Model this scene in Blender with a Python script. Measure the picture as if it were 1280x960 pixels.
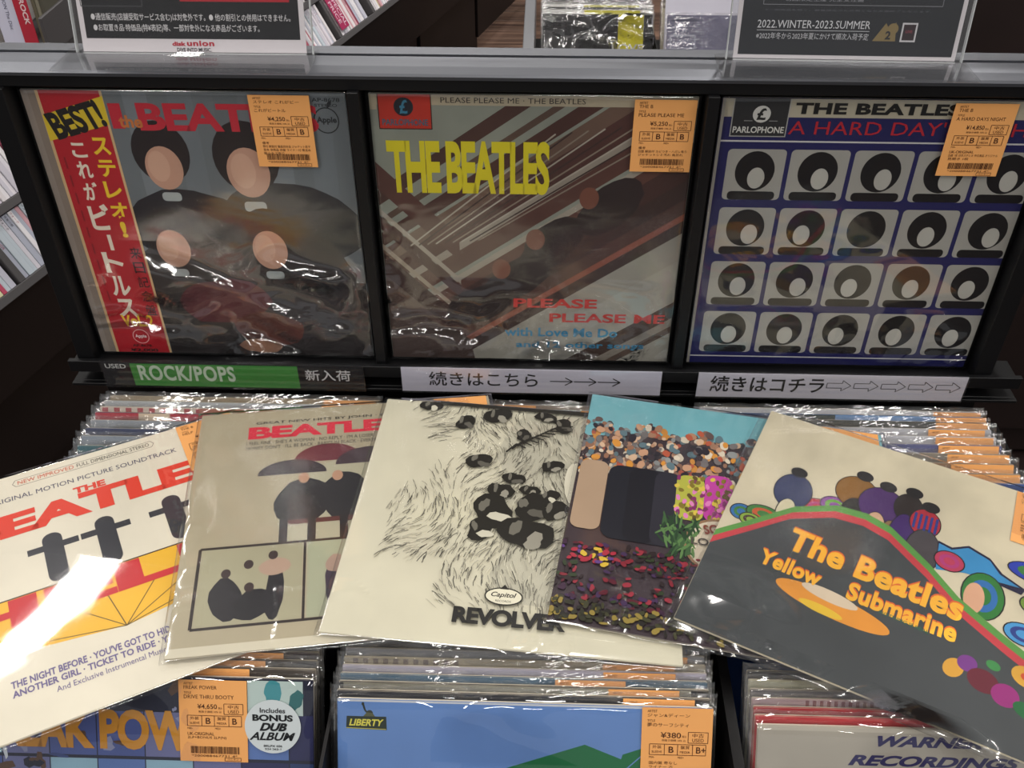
import bpy, bmesh, math, random
from mathutils import Vector, Matrix, noise

for o in list(bpy.data.objects): bpy.data.objects.remove(o)
SC = bpy.context.scene
COL = SC.collection
R = math.radians

# ---------------------------------------------------------------- camera
cam = bpy.data.cameras.new('camera'); cam.sensor_width = 36; cam.lens = 36 * 1217.5 / 1280
cam.clip_start = 0.02; cam.clip_end = 50
camo = bpy.data.objects.new('camera', cam); COL.objects.link(camo)
camo.matrix_world = Matrix(((1.0, -0.019, 0.023, 0), (0.030, 0.636, -0.771, 0), (0.0, 0.772, 0.636, 1.5), (0, 0, 0, 1)))
camo.rotation_mode = 'XYZ'; camo.rotation_euler = (R(90 - 39.494), 0.0005, R(1.731)); camo.location = (0, 0, 1.5); camo.scale = (1, 1, 1)
SC.camera = camo

# ---------------------------------------------------------------- world, lamps, exposure
w = bpy.data.worlds.new('shop_ambient'); SC.world = w; w.use_nodes = True
w.node_tree.nodes['Background'].inputs[0].default_value = (0.95, 0.97, 1.0, 1)
w.node_tree.nodes['Background'].inputs[1].default_value = 0.30
SC.view_settings.view_transform = 'Standard'; SC.view_settings.look = 'None'
SC.view_settings.exposure = 0.0; SC.view_settings.gamma = 1.0; SC.view_settings.use_curve_mapping = False
SC.cycles.transparent_max_bounces = 48
SC.cycles.max_bounces = 10

def tube(x, y, z=2.6, e=26, L=1.2, wd=0.11, ang=62):
    l = bpy.data.lights.new('ceiling_tube', 'AREA'); l.shape = 'RECTANGLE'; l.size = L; l.size_y = wd; l.energy = e
    l.color = (1.0, 0.965, 0.92)
    o = bpy.data.objects.new('ceiling_tube', l); COL.objects.link(o); o.location = (x, y, z); o.rotation_euler = (0, 0, R(ang))
    return o
# rows of fluorescent tubes running across the shop at 62 degrees, 1.66 m between rows, 1.8 m from tube to tube
for i in range(-2, 4):
    for j in range(-3, 3):
        s_ = 1.38 * i + 1.8 * j
        x, y = -1.335 + 0.88 * 1.66 * i + 0.47 * s_, 1.93 - 0.47 * 1.66 * i + 0.88 * s_
        if -3.2 < x < 3.6 and -2.6 < y < 5.6: tube(x, y, e=17)

# ---------------------------------------------------------------- colour and materials
def lin(c):
    return c / 12.92 if c <= 0.04045 else ((c + 0.055) / 1.055) ** 2.4
def hx(s):
    return tuple(lin(int(s[i:i + 2], 16) / 255) for i in (0, 2, 4))

def mat(name, col, rough=0.5, metal=0.0, spec=0.5, bump=None, mottle=0.0, mscale=30, coat=0.0):
    m = bpy.data.materials.new(name); m.use_nodes = True; nt = m.node_tree; b = nt.nodes['Principled BSDF']
    b.inputs['Base Color'].default_value = (*hx(col), 1) if isinstance(col, str) else (*col, 1)
    b.inputs['Roughness'].default_value = rough; b.inputs['Metallic'].default_value = metal
    b.inputs['Specular IOR Level'].default_value = spec; b.inputs['Coat Weight'].default_value = coat
    if bump or mottle:
        tc = nt.nodes.new('ShaderNodeTexCoord'); n = nt.nodes.new('ShaderNodeTexNoise'); n.inputs['Scale'].default_value = (bump or (mscale, 0))[0]
        n.inputs['Detail'].default_value = 5; nt.links.new(tc.outputs['Object'], n.inputs['Vector'])
        if bump:
            bp = nt.nodes.new('ShaderNodeBump'); bp.inputs['Strength'].default_value = bump[1]; bp.inputs['Distance'].default_value = 0.002
            nt.links.new(n.outputs[0], bp.inputs['Height']); nt.links.new(bp.outputs[0], b.inputs['Normal'])
        if mottle:
            n2 = nt.nodes.new('ShaderNodeTexNoise'); n2.inputs['Scale'].default_value = mscale; n2.inputs['Detail'].default_value = 6
            nt.links.new(tc.outputs['Object'], n2.inputs['Vector'])
            mx = nt.nodes.new('ShaderNodeMix'); mx.data_type = 'RGBA'; mx.blend_type = 'MULTIPLY'
            rp = nt.nodes.new('ShaderNodeMapRange'); rp.inputs['From Min'].default_value = 0.35; rp.inputs['From Max'].default_value = 0.65
            rp.inputs['To Min'].default_value = 1 - mottle; rp.inputs['To Max'].default_value = 1
            nt.links.new(n2.outputs[0], rp.inputs['Value']); mx.inputs[0].default_value = 1
            c = hx(col) if isinstance(col, str) else col
            mx.inputs[6].default_value = (*c, 1); nt.links.new(rp.outputs[0], mx.inputs[7]); nt.links.new(mx.outputs[2], b.inputs['Base Color'])
    return m

def print_mat(name, rough, spec, wear=0.0):
    m = bpy.data.materials.new(name); m.use_nodes = True; nt = m.node_tree; b = nt.nodes['Principled BSDF']
    a = nt.nodes.new('ShaderNodeAttribute'); a.attribute_name = 'Col'
    b.inputs['Roughness'].default_value = rough; b.inputs['Specular IOR Level'].default_value = spec
    tc = nt.nodes.new('ShaderNodeTexCoord'); n = nt.nodes.new('ShaderNodeTexNoise'); n.inputs['Scale'].default_value = 14
    n.inputs['Detail'].default_value = 8; nt.links.new(tc.outputs['Object'], n.inputs['Vector'])
    rp = nt.nodes.new('ShaderNodeMapRange'); rp.inputs['From Min'].default_value = 0.3; rp.inputs['From Max'].default_value = 0.62
    rp.inputs['To Min'].default_value = 1 - wear; rp.inputs['To Max'].default_value = 1; nt.links.new(n.outputs[0], rp.inputs['Value'])
    mx = nt.nodes.new('ShaderNodeMix'); mx.data_type = 'RGBA'; mx.blend_type = 'MULTIPLY'; mx.inputs[0].default_value = 1
    nt.links.new(a.outputs['Color'], mx.inputs[6]); nt.links.new(rp.outputs[0], mx.inputs[7]); nt.links.new(mx.outputs[2], b.inputs['Base Color'])
    return m

def film(name, scale, strength, refl=1.7, rough=0.07, haze=0.02, stretch=(1, 1, 1), tint=0.97, cscale=9, cdist=0.02):
    """thin clear plastic: see-through with a Fresnel gloss, creased by bump"""
    m = bpy.data.materials.new(name); m.use_nodes = True; nt = m.node_tree; nt.nodes.clear()
    out = nt.nodes.new('ShaderNodeOutputMaterial'); tr = nt.nodes.new('ShaderNodeBsdfTransparent'); gl = nt.nodes.new('ShaderNodeBsdfGlossy')
    df = nt.nodes.new('ShaderNodeBsdfDiffuse'); df.inputs[0].default_value = (0.85, 0.87, 0.9, 1)
    tr.inputs[0].default_value = (tint, tint, tint, 1); gl.inputs['Roughness'].default_value = rough; gl.inputs[0].default_value = (1, 1, 1, 1)
    def mt(op, a=None, b_=None):
        k = nt.nodes.new('ShaderNodeMath'); k.operation = op
        for i_, q in enumerate((a, b_)):
            if isinstance(q, (int, float)): k.inputs[i_].default_value = q
            elif q is not None: nt.links.new(q, k.inputs[i_])
        return k
    mu = nt.nodes.new('ShaderNodeMath'); mu.operation = 'MULTIPLY'; mu.inputs[1].default_value = refl; mu.use_clamp = True
    tc = nt.nodes.new('ShaderNodeTexCoord'); mp = nt.nodes.new('ShaderNodeMapping'); mp.inputs['Scale'].default_value = stretch
    n = nt.nodes.new('ShaderNodeTexNoise'); n.inputs['Scale'].default_value = scale; n.inputs['Detail'].default_value = 2; n.inputs['Distortion'].default_value = 1.2
    bp = nt.nodes.new('ShaderNodeBump'); bp.inputs['Strength'].default_value = strength; bp.inputs['Distance'].default_value = 0.004
    # sharp creases where the bag is crumpled (vertex attribute 'crease')
    n2 = nt.nodes.new('ShaderNodeTexNoise'); n2.noise_type = 'RIDGED_MULTIFRACTAL'; n2.inputs['Scale'].default_value = cscale; n2.inputs['Detail'].default_value = 1.0
    n2.inputs['Distortion'].default_value = 0.6; ca = nt.nodes.new('ShaderNodeAttribute'); ca.attribute_name = 'crease'
    bc = nt.nodes.new('ShaderNodeBump'); bc.inputs['Strength'].default_value = 1.0; bc.inputs['Distance'].default_value = cdist
    mx = nt.nodes.new('ShaderNodeMixShader'); mh = nt.nodes.new('ShaderNodeMixShader'); mh.inputs[0].default_value = haze
    L = nt.links.new
    L(tc.outputs['Object'], mp.inputs[0]); L(mp.outputs[0], n.inputs['Vector']); L(n.outputs[0], bp.inputs['Height'])
    L(mp.outputs[0], n2.inputs['Vector']); cm = mt('MULTIPLY', n2.outputs[0], ca.outputs['Fac']); L(cm.outputs[0], bc.inputs['Height']); L(bp.outputs[0], bc.inputs['Normal'])
    L(bc.outputs[0], gl.inputs['Normal'])
    # Schlick reflectance of a thin clear sheet, the same from both sides
    ge = nt.nodes.new('ShaderNodeNewGeometry'); dt = nt.nodes.new('ShaderNodeVectorMath'); dt.operation = 'DOT_PRODUCT'
    L(ge.outputs['Incoming'], dt.inputs[0]); L(bc.outputs[0], dt.inputs[1])
    ab = mt('ABSOLUTE', dt.outputs['Value']); om = mt('SUBTRACT', 1.0, ab.outputs[0]); pw = mt('POWER', om.outputs[0], 5.0); sc_ = mt('MULTIPLY', pw.outputs[0], 0.95); fr = mt('ADD', sc_.outputs[0], 0.045)
    L(fr.outputs[0], mu.inputs[0])
    L(tr.outputs[0], mh.inputs[1]); L(df.outputs[0], mh.inputs[2])
    L(mu.outputs[0], mx.inputs[0]); L(mh.outputs[0], mx.inputs[1]); L(gl.outputs[0], mx.inputs[2]); L(mx.outputs[0], out.inputs[0])
    return m

M = dict(
    card=print_mat('printed_card', 0.38, 0.4, 0.10), card_old=print_mat('aged_printed_card', 0.5, 0.3, 0.22),
    ink=print_mat('printed_ink', 0.42, 0.4, 0.0), paper=print_mat('sticker_paper', 0.6, 0.25, 0.03),
    film=film('clear_sleeve_film', 9, 0.05, 1.5, 0.035, 0.006, cscale=6, cdist=0.05), film_crease=film('creased_sleeve_film', 12, 0.15, 2.2, 0.11, 0.01, (1, 1.5, 1), cscale=9, cdist=0.13),
    film_lay=film('creased_flat_film', 12, 0.1, 2.2, 0.12, 0.012, cscale=8, cdist=0.06),
    film_edge=film('crumpled_film_edge', 55, 0.5, 2.2, 0.09, 0.02, (0.4, 1, 1), cscale=28, cdist=0.03),
    black=mat('black_painted_wood', '0c0c0e', 0.45, spec=0.3, bump=(160, 0.05)),
    black2=mat('black_laminate', '0b090a', 0.5, spec=0.3),
    brown=mat('dark_brown_laminate', '281d1b', 0.45, spec=0.35, mottle=0.25, mscale=6),
    brown2=mat('very_dark_brown_laminate', '1a1312', 0.45, spec=0.35, mottle=0.2, mscale=6),
    steel=mat('grey_painted_steel', '8f9094', 0.4, metal=0.4), graymetal=mat('grey_shelf_edge', '4d4a4b', 0.5),
    page=mat('cream_card_edge', 'c9bfae', 0.7),
)
# brushed aluminium
m = mat('brushed_aluminium', '686a70', 0.42, metal=0.85); nt = m.node_tree; b = nt.nodes['Principled BSDF']
tc = nt.nodes.new('ShaderNodeTexCoord'); mp = nt.nodes.new('ShaderNodeMapping'); mp.inputs['Scale'].default_value = (2, 900, 900)
n = nt.nodes.new('ShaderNodeTexNoise'); n.inputs['Scale'].default_value = 1; bp = nt.nodes.new('ShaderNodeBump'); bp.inputs['Strength'].default_value = 0.12; bp.inputs['Distance'].default_value = 0.001
nt.links.new(tc.outputs['Object'], mp.inputs[0]); nt.links.new(mp.outputs[0], n.inputs['Vector']); nt.links.new(n.outputs[0], bp.inputs['Height']); nt.links.new(bp.outputs[0], b.inputs['Normal'])
b.inputs['Anisotropic'].default_value = 0.5
M['alu'] = m
# acrylic
M['acrylic'] = film('clear_acrylic', 3, 0.002, 1.0, 0.02, 0.004, tint=0.96)
M['acrylic_edge'] = mat('acrylic_edge', 'b9bcbd', 0.25)
# wood floor: planks are geometry, this gives grain
m = mat('wood_grain', '6b5043', 0.5, spec=0.4); nt = m.node_tree; b = nt.nodes['Principled BSDF']
tc = nt.nodes.new('ShaderNodeTexCoord'); mp = nt.nodes.new('ShaderNodeMapping'); mp.inputs['Scale'].default_value = (1.2, 26, 1)
n = nt.nodes.new('ShaderNodeTexNoise'); n.inputs['Scale'].default_value = 2.2; n.inputs['Detail'].default_value = 8
oi = nt.nodes.new('ShaderNodeObjectInfo'); ad = nt.nodes.new('ShaderNodeVectorMath'); ad.operation = 'ADD'
cr = nt.nodes.new('ShaderNodeValToRGB'); cr.color_ramp.elements[0].position = 0.3; cr.color_ramp.elements[0].color = (*hx('3f2c26'), 1); cr.color_ramp.elements[1].position = 0.7; cr.color_ramp.elements[1].color = (*hx('7d6353'), 1)
cb = nt.nodes.new('ShaderNodeCombineXYZ'); mm = nt.nodes.new('ShaderNodeMath'); mm.operation = 'MULTIPLY'; mm.inputs[1].default_value = 37
nt.links.new(oi.outputs['Random'], mm.inputs[0]); nt.links.new(mm.outputs[0], cb.inputs[2]); nt.links.new(tc.outputs['Object'], mp.inputs[0])
nt.links.new(mp.outputs[0], ad.inputs[0]); nt.links.new(cb.outputs[0], ad.inputs[1]); nt.links.new(ad.outputs[0], n.inputs['Vector'])
nt.links.new(n.outputs[0], cr.inputs[0])
hs = nt.nodes.new('ShaderNodeHueSaturation'); mr = nt.nodes.new('ShaderNodeMapRange'); mr.inputs['To Min'].default_value = 0.65; mr.inputs['To Max'].default_value = 1.25
nt.links.new(oi.outputs['Random'], mr.inputs['Value']); nt.links.new(mr.outputs[0], hs.inputs['Value']); nt.links.new(cr.outputs[0], hs.inputs['Color']); nt.links.new(hs.outputs[0], b.inputs['Base Color'])
M['floor'] = m

# ---------------------------------------------------------------- object helpers
def link(o, parent=None):
    COL.objects.link(o)
    if parent: o.parent = parent
    return o
def empty(name, mw, label, cat, group=None):
    o = bpy.data.objects.new(name, None); o.empty_display_size = 0.03; COL.objects.link(o); o.matrix_world = mw
    o['label'] = label; o['category'] = cat
    if group: o['group'] = group
    return o
def T(x, y, z): return Matrix.Translation((x, y, z))
def box_mesh(name, boxes, m, bevel=0.0):
    bm = bmesh.new()
    for (x0, y0, z0, x1, y1, z1) in boxes:
        r = bmesh.ops.create_cube(bm, size=1)
        bmesh.ops.scale(bm, vec=(x1 - x0, y1 - y0, z1 - z0), verts=r['verts'])
        bmesh.ops.translate(bm, vec=((x0 + x1) / 2, (y0 + y1) / 2, (z0 + z1) / 2), verts=r['verts'])
    if bevel: bmesh.ops.bevel(bm, geom=bm.edges[:], offset=bevel, segments=1, affect='EDGES')
    me = bpy.data.meshes.new(name); bm.to_mesh(me); bm.free(); me.materials.append(m)
    return me
def boxo(name, boxes, m, parent=None, bevel=0.0, mw=None):
    o = bpy.data.objects.new(name, box_mesh(name, boxes, m, bevel)); link(o, parent)
    if mw is not None: o.matrix_local = mw
    return o
def poly_mesh(name, verts, faces, m):
    me = bpy.data.meshes.new(name); me.from_pydata(verts, [], faces); me.materials.append(m); me.update(); return me

# ---------------------------------------------------------------- flat print: shapes and lettering in centimetres on a sheet
def clip(poly, x0, y0, x1, y1):
    for ax, lim, sg in ((0, x0, 1), (0, x1, -1), (1, y0, 1), (1, y1, -1)):
        out = []
        for i in range(len(poly)):
            a, c = poly[i - 1], poly[i]; da, dc = sg * (a[ax] - lim), sg * (c[ax] - lim)
            if (da >= 0) != (dc >= 0):
                t = da / (da - dc); out.append((a[0] + t * (c[0] - a[0]), a[1] + t * (c[1] - a[1])))
            if dc >= 0: out.append(c)
        poly = out
        if len(poly) < 3: return []
    return poly
_glyph = {}
def glyphs(s, bold, shear, spacing, lsp=1.0):
    k = (s, bold, shear, spacing)
    if k not in _glyph:
        c = bpy.data.curves.new('t', 'FONT'); c.body = s; c.offset = bold; c.shear = shear; c.space_character = spacing
        c.resolution_u = 2 if len(s) > 12 else 4; c.space_line = lsp
        o = bpy.data.objects.new('t', c); COL.objects.link(o); me = bpy.data.meshes.new_from_object(o)
        vs = [(v.co.x, v.co.y) for v in me.vertices]; fs = [tuple(p.vertices) for p in me.polygons]
        bpy.data.objects.remove(o); bpy.data.curves.remove(c); bpy.data.meshes.remove(me)
        xs = [v[0] for v in vs]; ys = [v[1] for v in vs]
        _glyph[k] = (vs, fs, min(xs), min(ys), max(xs), max(ys))
    return _glyph[k]
class Sheet:
    def __init__(s, x0, y0, x1, y1):
        s.b = (x0, y0, x1, y1); s.v = []; s.f = []; s.c = []; s.z = 0.0; s.st = 0.0005
    def raw(s, poly, col):
        poly = clip(poly, *s.b)
        if not poly: return
        n = len(s.v); s.v += [(x, y, s.z) for x, y in poly]; s.f.append(tuple(range(n, n + len(poly)))); s.c.append(col)
    def up(s, k=1): s.z += s.st
    def poly(s, pts, col): s.up(); s.raw(pts, hx(col))
    def rect(s, x0, y0, x1, y1, col): s.poly([(x0, y0), (x1, y0), (x1, y1), (x0, y1)], col)
    def ell(s, cx, cy, rx, ry, col, rot=0, n=20, a0=0, a1=360):
        k = []
        for i in range(n + (a1 - a0 < 360)):
            a = R(a0 + (a1 - a0) * i / n); x, y = rx * math.cos(a), ry * math.sin(a)
            k.append((cx + x * math.cos(R(rot)) - y * math.sin(R(rot)), cy + x * math.sin(R(rot)) + y * math.cos(R(rot))))
        s.poly(k, col)
    def rrect(s, x0, y0, x1, y1, r, col):
        k = []
        for cx, cy, a in ((x1 - r, y1 - r, 0), (x0 + r, y1 - r, 90), (x0 + r, y0 + r, 180), (x1 - r, y0 + r, 270)):
            for i in range(5): k.append((cx + r * math.cos(R(a + 22.5 * i)), cy + r * math.sin(R(a + 22.5 * i))))
        s.poly(k, col)
    def blob(s, cx, cy, rx, ry, col, rnd, n=14, j=0.18, rot=0):
        k = []; ph = rnd.random() * 6.28
        for i in range(n):
            a = 2 * math.pi * i / n; q = 1 + j * math.sin(2 * a + ph) + j * rnd.uniform(-1, 1) * 0.6
            x, y = rx * q * math.cos(a), ry * q * math.sin(a)
            k.append((cx + x * math.cos(R(rot)) - y * math.sin(R(rot)), cy + x * math.sin(R(rot)) + y * math.cos(R(rot))))
        s.poly(k, col)
    def line(s, pts, wd, col):
        s.up(); c = hx(col)
        for (xa, ya), (xb, yb) in zip(pts, pts[1:]):
            L = math.hypot(xb - xa, yb - ya) or 1e-6; nx, ny = -(yb - ya) / L * wd / 2, (xb - xa) / L * wd / 2
            s.raw([(xa + nx, ya + ny), (xa - nx, ya - ny), (xb - nx, yb - ny), (xb + nx, yb + ny)], c)
    def frame(s, x0, y0, x1, y1, wd, col): s.line([(x0, y0), (x1, y0), (x1, y1), (x0, y1), (x0, y0)], wd, col)
    def text(s, t, x0, y0, x1, y1, col, bold=0.0, shear=0.0, rot=0.0, spacing=1.0, xf=None):
        """fit the ink of t into the box; rot turns the box about its centre"""
        s.up(); vs, fs, a, b, c, d = glyphs(t, bold, shear, spacing); cl = hx(col)
        cx, cy = (x0 + x1) / 2, (y0 + y1) / 2; ca, sa = math.cos(R(rot)), math.sin(R(rot)); n = len(s.v)
        for x, y in vs:
            X = (x - a) / (c - a or 1) * (x1 - x0) + x0 - cx; Y = (y - b) / (d - b or 1) * (y1 - y0) + y0 - cy
            X, Y = cx + X * ca - Y * sa, cy + X * sa + Y * ca
            if xf: X, Y = xf(X, Y)
            s.v.append((X, Y, s.z))
        for f in fs: s.f.append(tuple(n + i for i in f)); s.c.append(cl)
    def build(s, name, m, parent, z=0.0, origin=(0, 0)):
        """centimetres to metres, lifted z metres off the sheet"""
        me = bpy.data.meshes.new(name); me.from_pydata([((x + origin[0]) / 100, (y + origin[1]) / 100, zz / 100 + z) for x, y, zz in s.v], [], s.f)
        ca = me.color_attributes.new('Col', 'FLOAT_COLOR', 'CORNER'); data = []
        for f, c in zip(me.polygons, s.c):
            data += [c[0], c[1], c[2], 1.0] * f.loop_total
        ca.data.foreach_set('color', data)
        # keep every printed face towards the reader
        bm = bmesh.new(); bm.from_mesh(me); bm.normal_update()
        for f in bm.faces:
            if f.normal.z < 0: f.normal_flip()
        bm.to_mesh(me); bm.free(); me.materials.append(m)
        o = bpy.data.objects.new(name, me); return link(o, parent)

# ---------------------------------------------------------------- records
S = 31.5
def cover_mesh(name, col, T_=0.003, s=0.315, back='cfc6b4', m=None):
    """card sleeve: printed front, pale paper edges and a slightly open mouth"""
    bm = bmesh.new(); r = bmesh.ops.create_cube(bm, size=1)
    bmesh.ops.scale(bm, vec=(s, s, T_), verts=r['verts']); bmesh.ops.translate(bm, vec=(s / 2, s / 2, -T_ / 2), verts=r['verts'])
    bmesh.ops.bevel(bm, geom=bm.edges[:], offset=min(0.0007, T_ * 0.3), segments=2, affect='EDGES')
    me = bpy.data.meshes.new(name); bm.to_mesh(me); bm.free()
    ca = me.color_attributes.new('Col', 'FLOAT_COLOR', 'CORNER'); data = []
    f_, b_ = hx(col), hx(back)
    for p in me.polygons: data += [*(f_ if p.normal.z > 0.3 else b_), 1] * p.loop_total
    ca.data.foreach_set('color', data); me.materials.append(m or M['card']); return me
def ridged(x, y, sc, seed, ax=1.0):
    v = noise.noise(Vector((x * sc * ax, y * sc, seed))); u = noise.noise(Vector((x * sc * 2.3 * ax + 5, y * sc * 2.3, seed + 3)))
    return (1 - abs(v) * 2.2) ** 3 * 0.7 + (1 - abs(u) * 2.2) ** 3 * 0.3
def sleeve_mesh(name, n, amp, mask, m, z=0.0012, mar=0.35, seed=0.0, sc=0.22, Tk=0.003, ax=1.0, drop=0.0, smooth_amp=0.0, cr=1.0):
    """clear bag around a cover: puckered front, rolled rim and skirt down to the back"""
    lo, hi = -mar, S + mar; v = []; f = []
    for j in range(n + 1):
        for i in range(n + 1):
            x = lo + (hi - lo) * i / n; y = lo + (hi - lo) * j / n
            e = min(x - lo, hi - x, y - lo, hi - y); k = min(1, e / 0.8)
            h = z * min(1, e / 0.25) + k * (amp * mask(x, y) * max(0, ridged(x, y, sc, seed, ax)) + smooth_amp * (0.5 + noise.noise(Vector((x * 0.12, y * 0.12, seed + 9)))))
            if e < 0.01: h = -0.0004
            v.append((x / 100, y / 100, h))
    for j in range(n):
        for i in range(n):
            a = j * (n + 1) + i; f.append((a, a + 1, a + n + 2, a + n + 1))
    ring = [i for i in range(n + 1)] + [(j + 1) * (n + 1) - 1 for j in range(1, n + 1)] + [n * (n + 1) + i for i in range(n - 1, -1, -1)] + [j * (n + 1) for j in range(n - 1, 0, -1)]
    b0 = len(v)
    for r_ in ring: x, y, h = v[r_]; v.append((x, y, -Tk))
    L = len(ring)
    for i in range(L): f.append((ring[i], b0 + i, b0 + (i + 1) % L, ring[(i + 1) % L]))
    me = poly_mesh(name, v, f, m)
    at = me.attributes.new('crease', 'FLOAT', 'POINT'); at.data.foreach_set('value', [cr * min(1, max(0, mask(x * 100, y * 100))) for x, y, h in v])
    me.polygons.foreach_set('use_smooth', [True] * len(me.polygons)); return me

def sticker(parent, x, y, title, artist, price, g1, g2, notes, rnd, w_=5.9, h=7.4, rot=0.0, z=0.004, bar=True):
    """orange used-record price sticker; x, y = top left corner on the cover in cm"""
    s = Sheet(-0.1, -h - 0.1, w_ + 0.1, 0.1)
    o = bpy.data.objects.new('price_sticker', cover_free(w_, h)); link(o, parent)
    o.matrix_local = T(x / 100, y / 100, z) @ Matrix.Rotation(R(rot), 4, 'Z')
    k = '4a2a18'
    s.text('ARTIST', 0.45, -0.42, 1.25, -0.2, k); s.text(artist, 0.45, -0.82, 0.45 + min(4.6, 0.26 * len(artist) * (1.7 if ord(artist[0]) > 500 else 1)), -0.5, k)
    s.text('TITLE', 0.45, -1.25, 1.1, -1.05, k); s.text(title, 0.45, -1.68, 0.45 + min(4.8, 0.27 * len(title) * (1.6 if ord(title[0]) > 500 else 1)), -1.33, k)
    s.text(price, 1.6, -2.65, 3.3, -2.15, k, 0.01); s.text('税込', 3.4, -2.6, 3.75, -2.4, k); s.text('税抜き価格 10% 込', 1.7, -2.95, 3.7, -2.75, k)
    s.frame(3.9, -3.05, 5.55, -2.1, 0.05, k); s.text('中古', 4.25, -2.55, 5.2, -2.2, k); s.text('USED', 4.25, -2.95, 5.2, -2.65, k)
    s.frame(0.7, -4.15, 5.4, -3.2, 0.05, k)
    for q in (1.95, 3.05, 4.3): s.line([(q, -4.15), (q, -3.2)], 0.05, k)
    s.text('外装', 0.95, -3.6, 1.7, -3.3, k); s.text('SLEEVE', 0.9, -3.98, 1.75, -3.78, k); s.text('盤質', 3.3, -3.6, 4.05, -3.3, k); s.text('MEDIA', 3.25, -3.98, 4.1, -3.78, k)
    s.text(g1, 2.3, -3.95, 2.3 + 0.42 * len(g1), -3.4, k, 0.012); s.text(g2, 4.6, -3.95, 4.6 + 0.4 * len(g2), -3.4, k, 0.012)
    s.text('MIX-', 0.7, -4.45, 1.15, -4.28, k); s.text('MED+', 3.1, -4.45, 3.6, -4.28, k)
    for i, nl in enumerate(notes): s.text(nl, 0.7, -5.0 - 0.36 * i, 0.7 + min(4.7, 0.21 * len(nl) * (1.6 if ord(nl[0]) > 500 else 1)), -4.72 - 0.36 * i, k)
    if bar:
        q = 0.95
        while q < 5.2:
            b_ = rnd.choice((0.03, 0.05, 0.08)); s.rect(q, -6.65, q + b_, -6.0, k); q += b_ + rnd.choice((0.03, 0.05, 0.07))
        s.text('*200088467731 4*', 1.0, -6.95, 5.0, -6.75, k); s.frame(3.9, -7.3, 5.3, -7.0, 0.04, k); s.text('ユニオン', 4.1, -7.22, 5.1, -7.06, k)
    s.build('sticker_print', M['ink'], o, 0.0003)
    return o
def cover_free(w_, h):
    me = box_mesh('price_sticker', [(0, -h / 100, -0.0001, w_ / 100, 0, 0.0001)], M['paper'])
    ca = me.color_attributes.new('Col', 'FLOAT_COLOR', 'CORNER'); c = hx('e6a462'); ca.data.foreach_set('color', [*c, 1] * len(me.loops)); return me

def record(mw, label, group, col, front, stk=None, sleeve=None, back='d6cebd', Tk=0.003, m=None, sheet_m=None):
    """front(art_sheet, lettering_sheet) draws the printed face"""
    r = empty('vinyl_record', mw, label, 'record', group)
    cv = bpy.data.objects.new('cover', cover_mesh('cover', col, Tk, back=back, m=m)); link(cv, r)
    A = Sheet(0.05, 0.05, S - 0.05, S - 0.05); B = Sheet(0.05, 0.05, S - 0.05, S - 0.05); A.z = 0.004
    front(A, B)
    if A.f: A.build('printed_artwork', sheet_m or m or M['card'], r, 0.0)
    if B.f: B.build('lettering', M['ink'], r, (A.z + 0.008) / 100)
    if sleeve is not None:
        so = bpy.data.objects.new('plastic_sleeve', sleeve); link(so, r)
    if stk: stk(r)
    return r

# ================================================================ the record rack (large structure)
rack = empty('record_rack', T(0, 0.6, 0), 'black wooden record shop rack with aluminium top rail, display ledge and browser bins', 'rack')
rack_inv = rack.matrix_world.inverted()
def rk(name, boxes, m, bevel=0.0006): return boxo(name, boxes, m, rack, bevel, rack_inv.copy())
rk('top_band', [(-1.25, 0.874, 1.132, 1.25, 0.932, 1.144)], M['black'])
# aluminium rail: front bevel, flat, groove, back strip
prof = [(0.872, 1.1435), (0.872, 1.1465), (0.876, 1.1478), (0.889, 1.1500), (0.912, 1.1504), (0.9125, 1.1465), (0.9155, 1.1465), (0.916, 1.1512), (0.934, 1.1515), (0.936, 1.1435)]
v = []; f = []
for x in (-1.25, 1.25): v += [(x, y, z) for y, z in prof]
n = len(prof)
for i in range(n): f.append((i, (i + 1) % n, (i + 1) % n + n, i + n))
f += [tuple(range(n - 1, -1, -1)), tuple(range(n, 2 * n))]
o = bpy.data.objects.new('metal_rail', poly_mesh('metal_rail', v, f, M['alu'])); link(o, rack); o.matrix_local = rack_inv
rk('backboard', [(-0.524, 0.903, 0.50, 0.528, 0.925, 1.132)], M['black2'])
for x0, x1 in ((-0.526, -0.5065), (-0.1815, -0.1705), (0.1555, 0.1665), (0.493, 0.513)):
    rk('divider_post', [(x0, 0.868, 0.80, x1, 0.903, 1.132)], M['black'])
rk('display_ledge', [(-0.535, 0.866, 0.797, 0.545, 0.903, 0.8045), (-0.535, 0.860, 0.797, 0.545, 0.866, 0.8125)], M['black'], 0.0005)
rk('lower_ledge', [(-0.54, 0.868, 0.770, 0.55, 0.903, 0.7785), (-0.54, 0.862, 0.7745, 0.55, 0.868, 0.7785)], M['black'], 0.0005)
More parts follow.
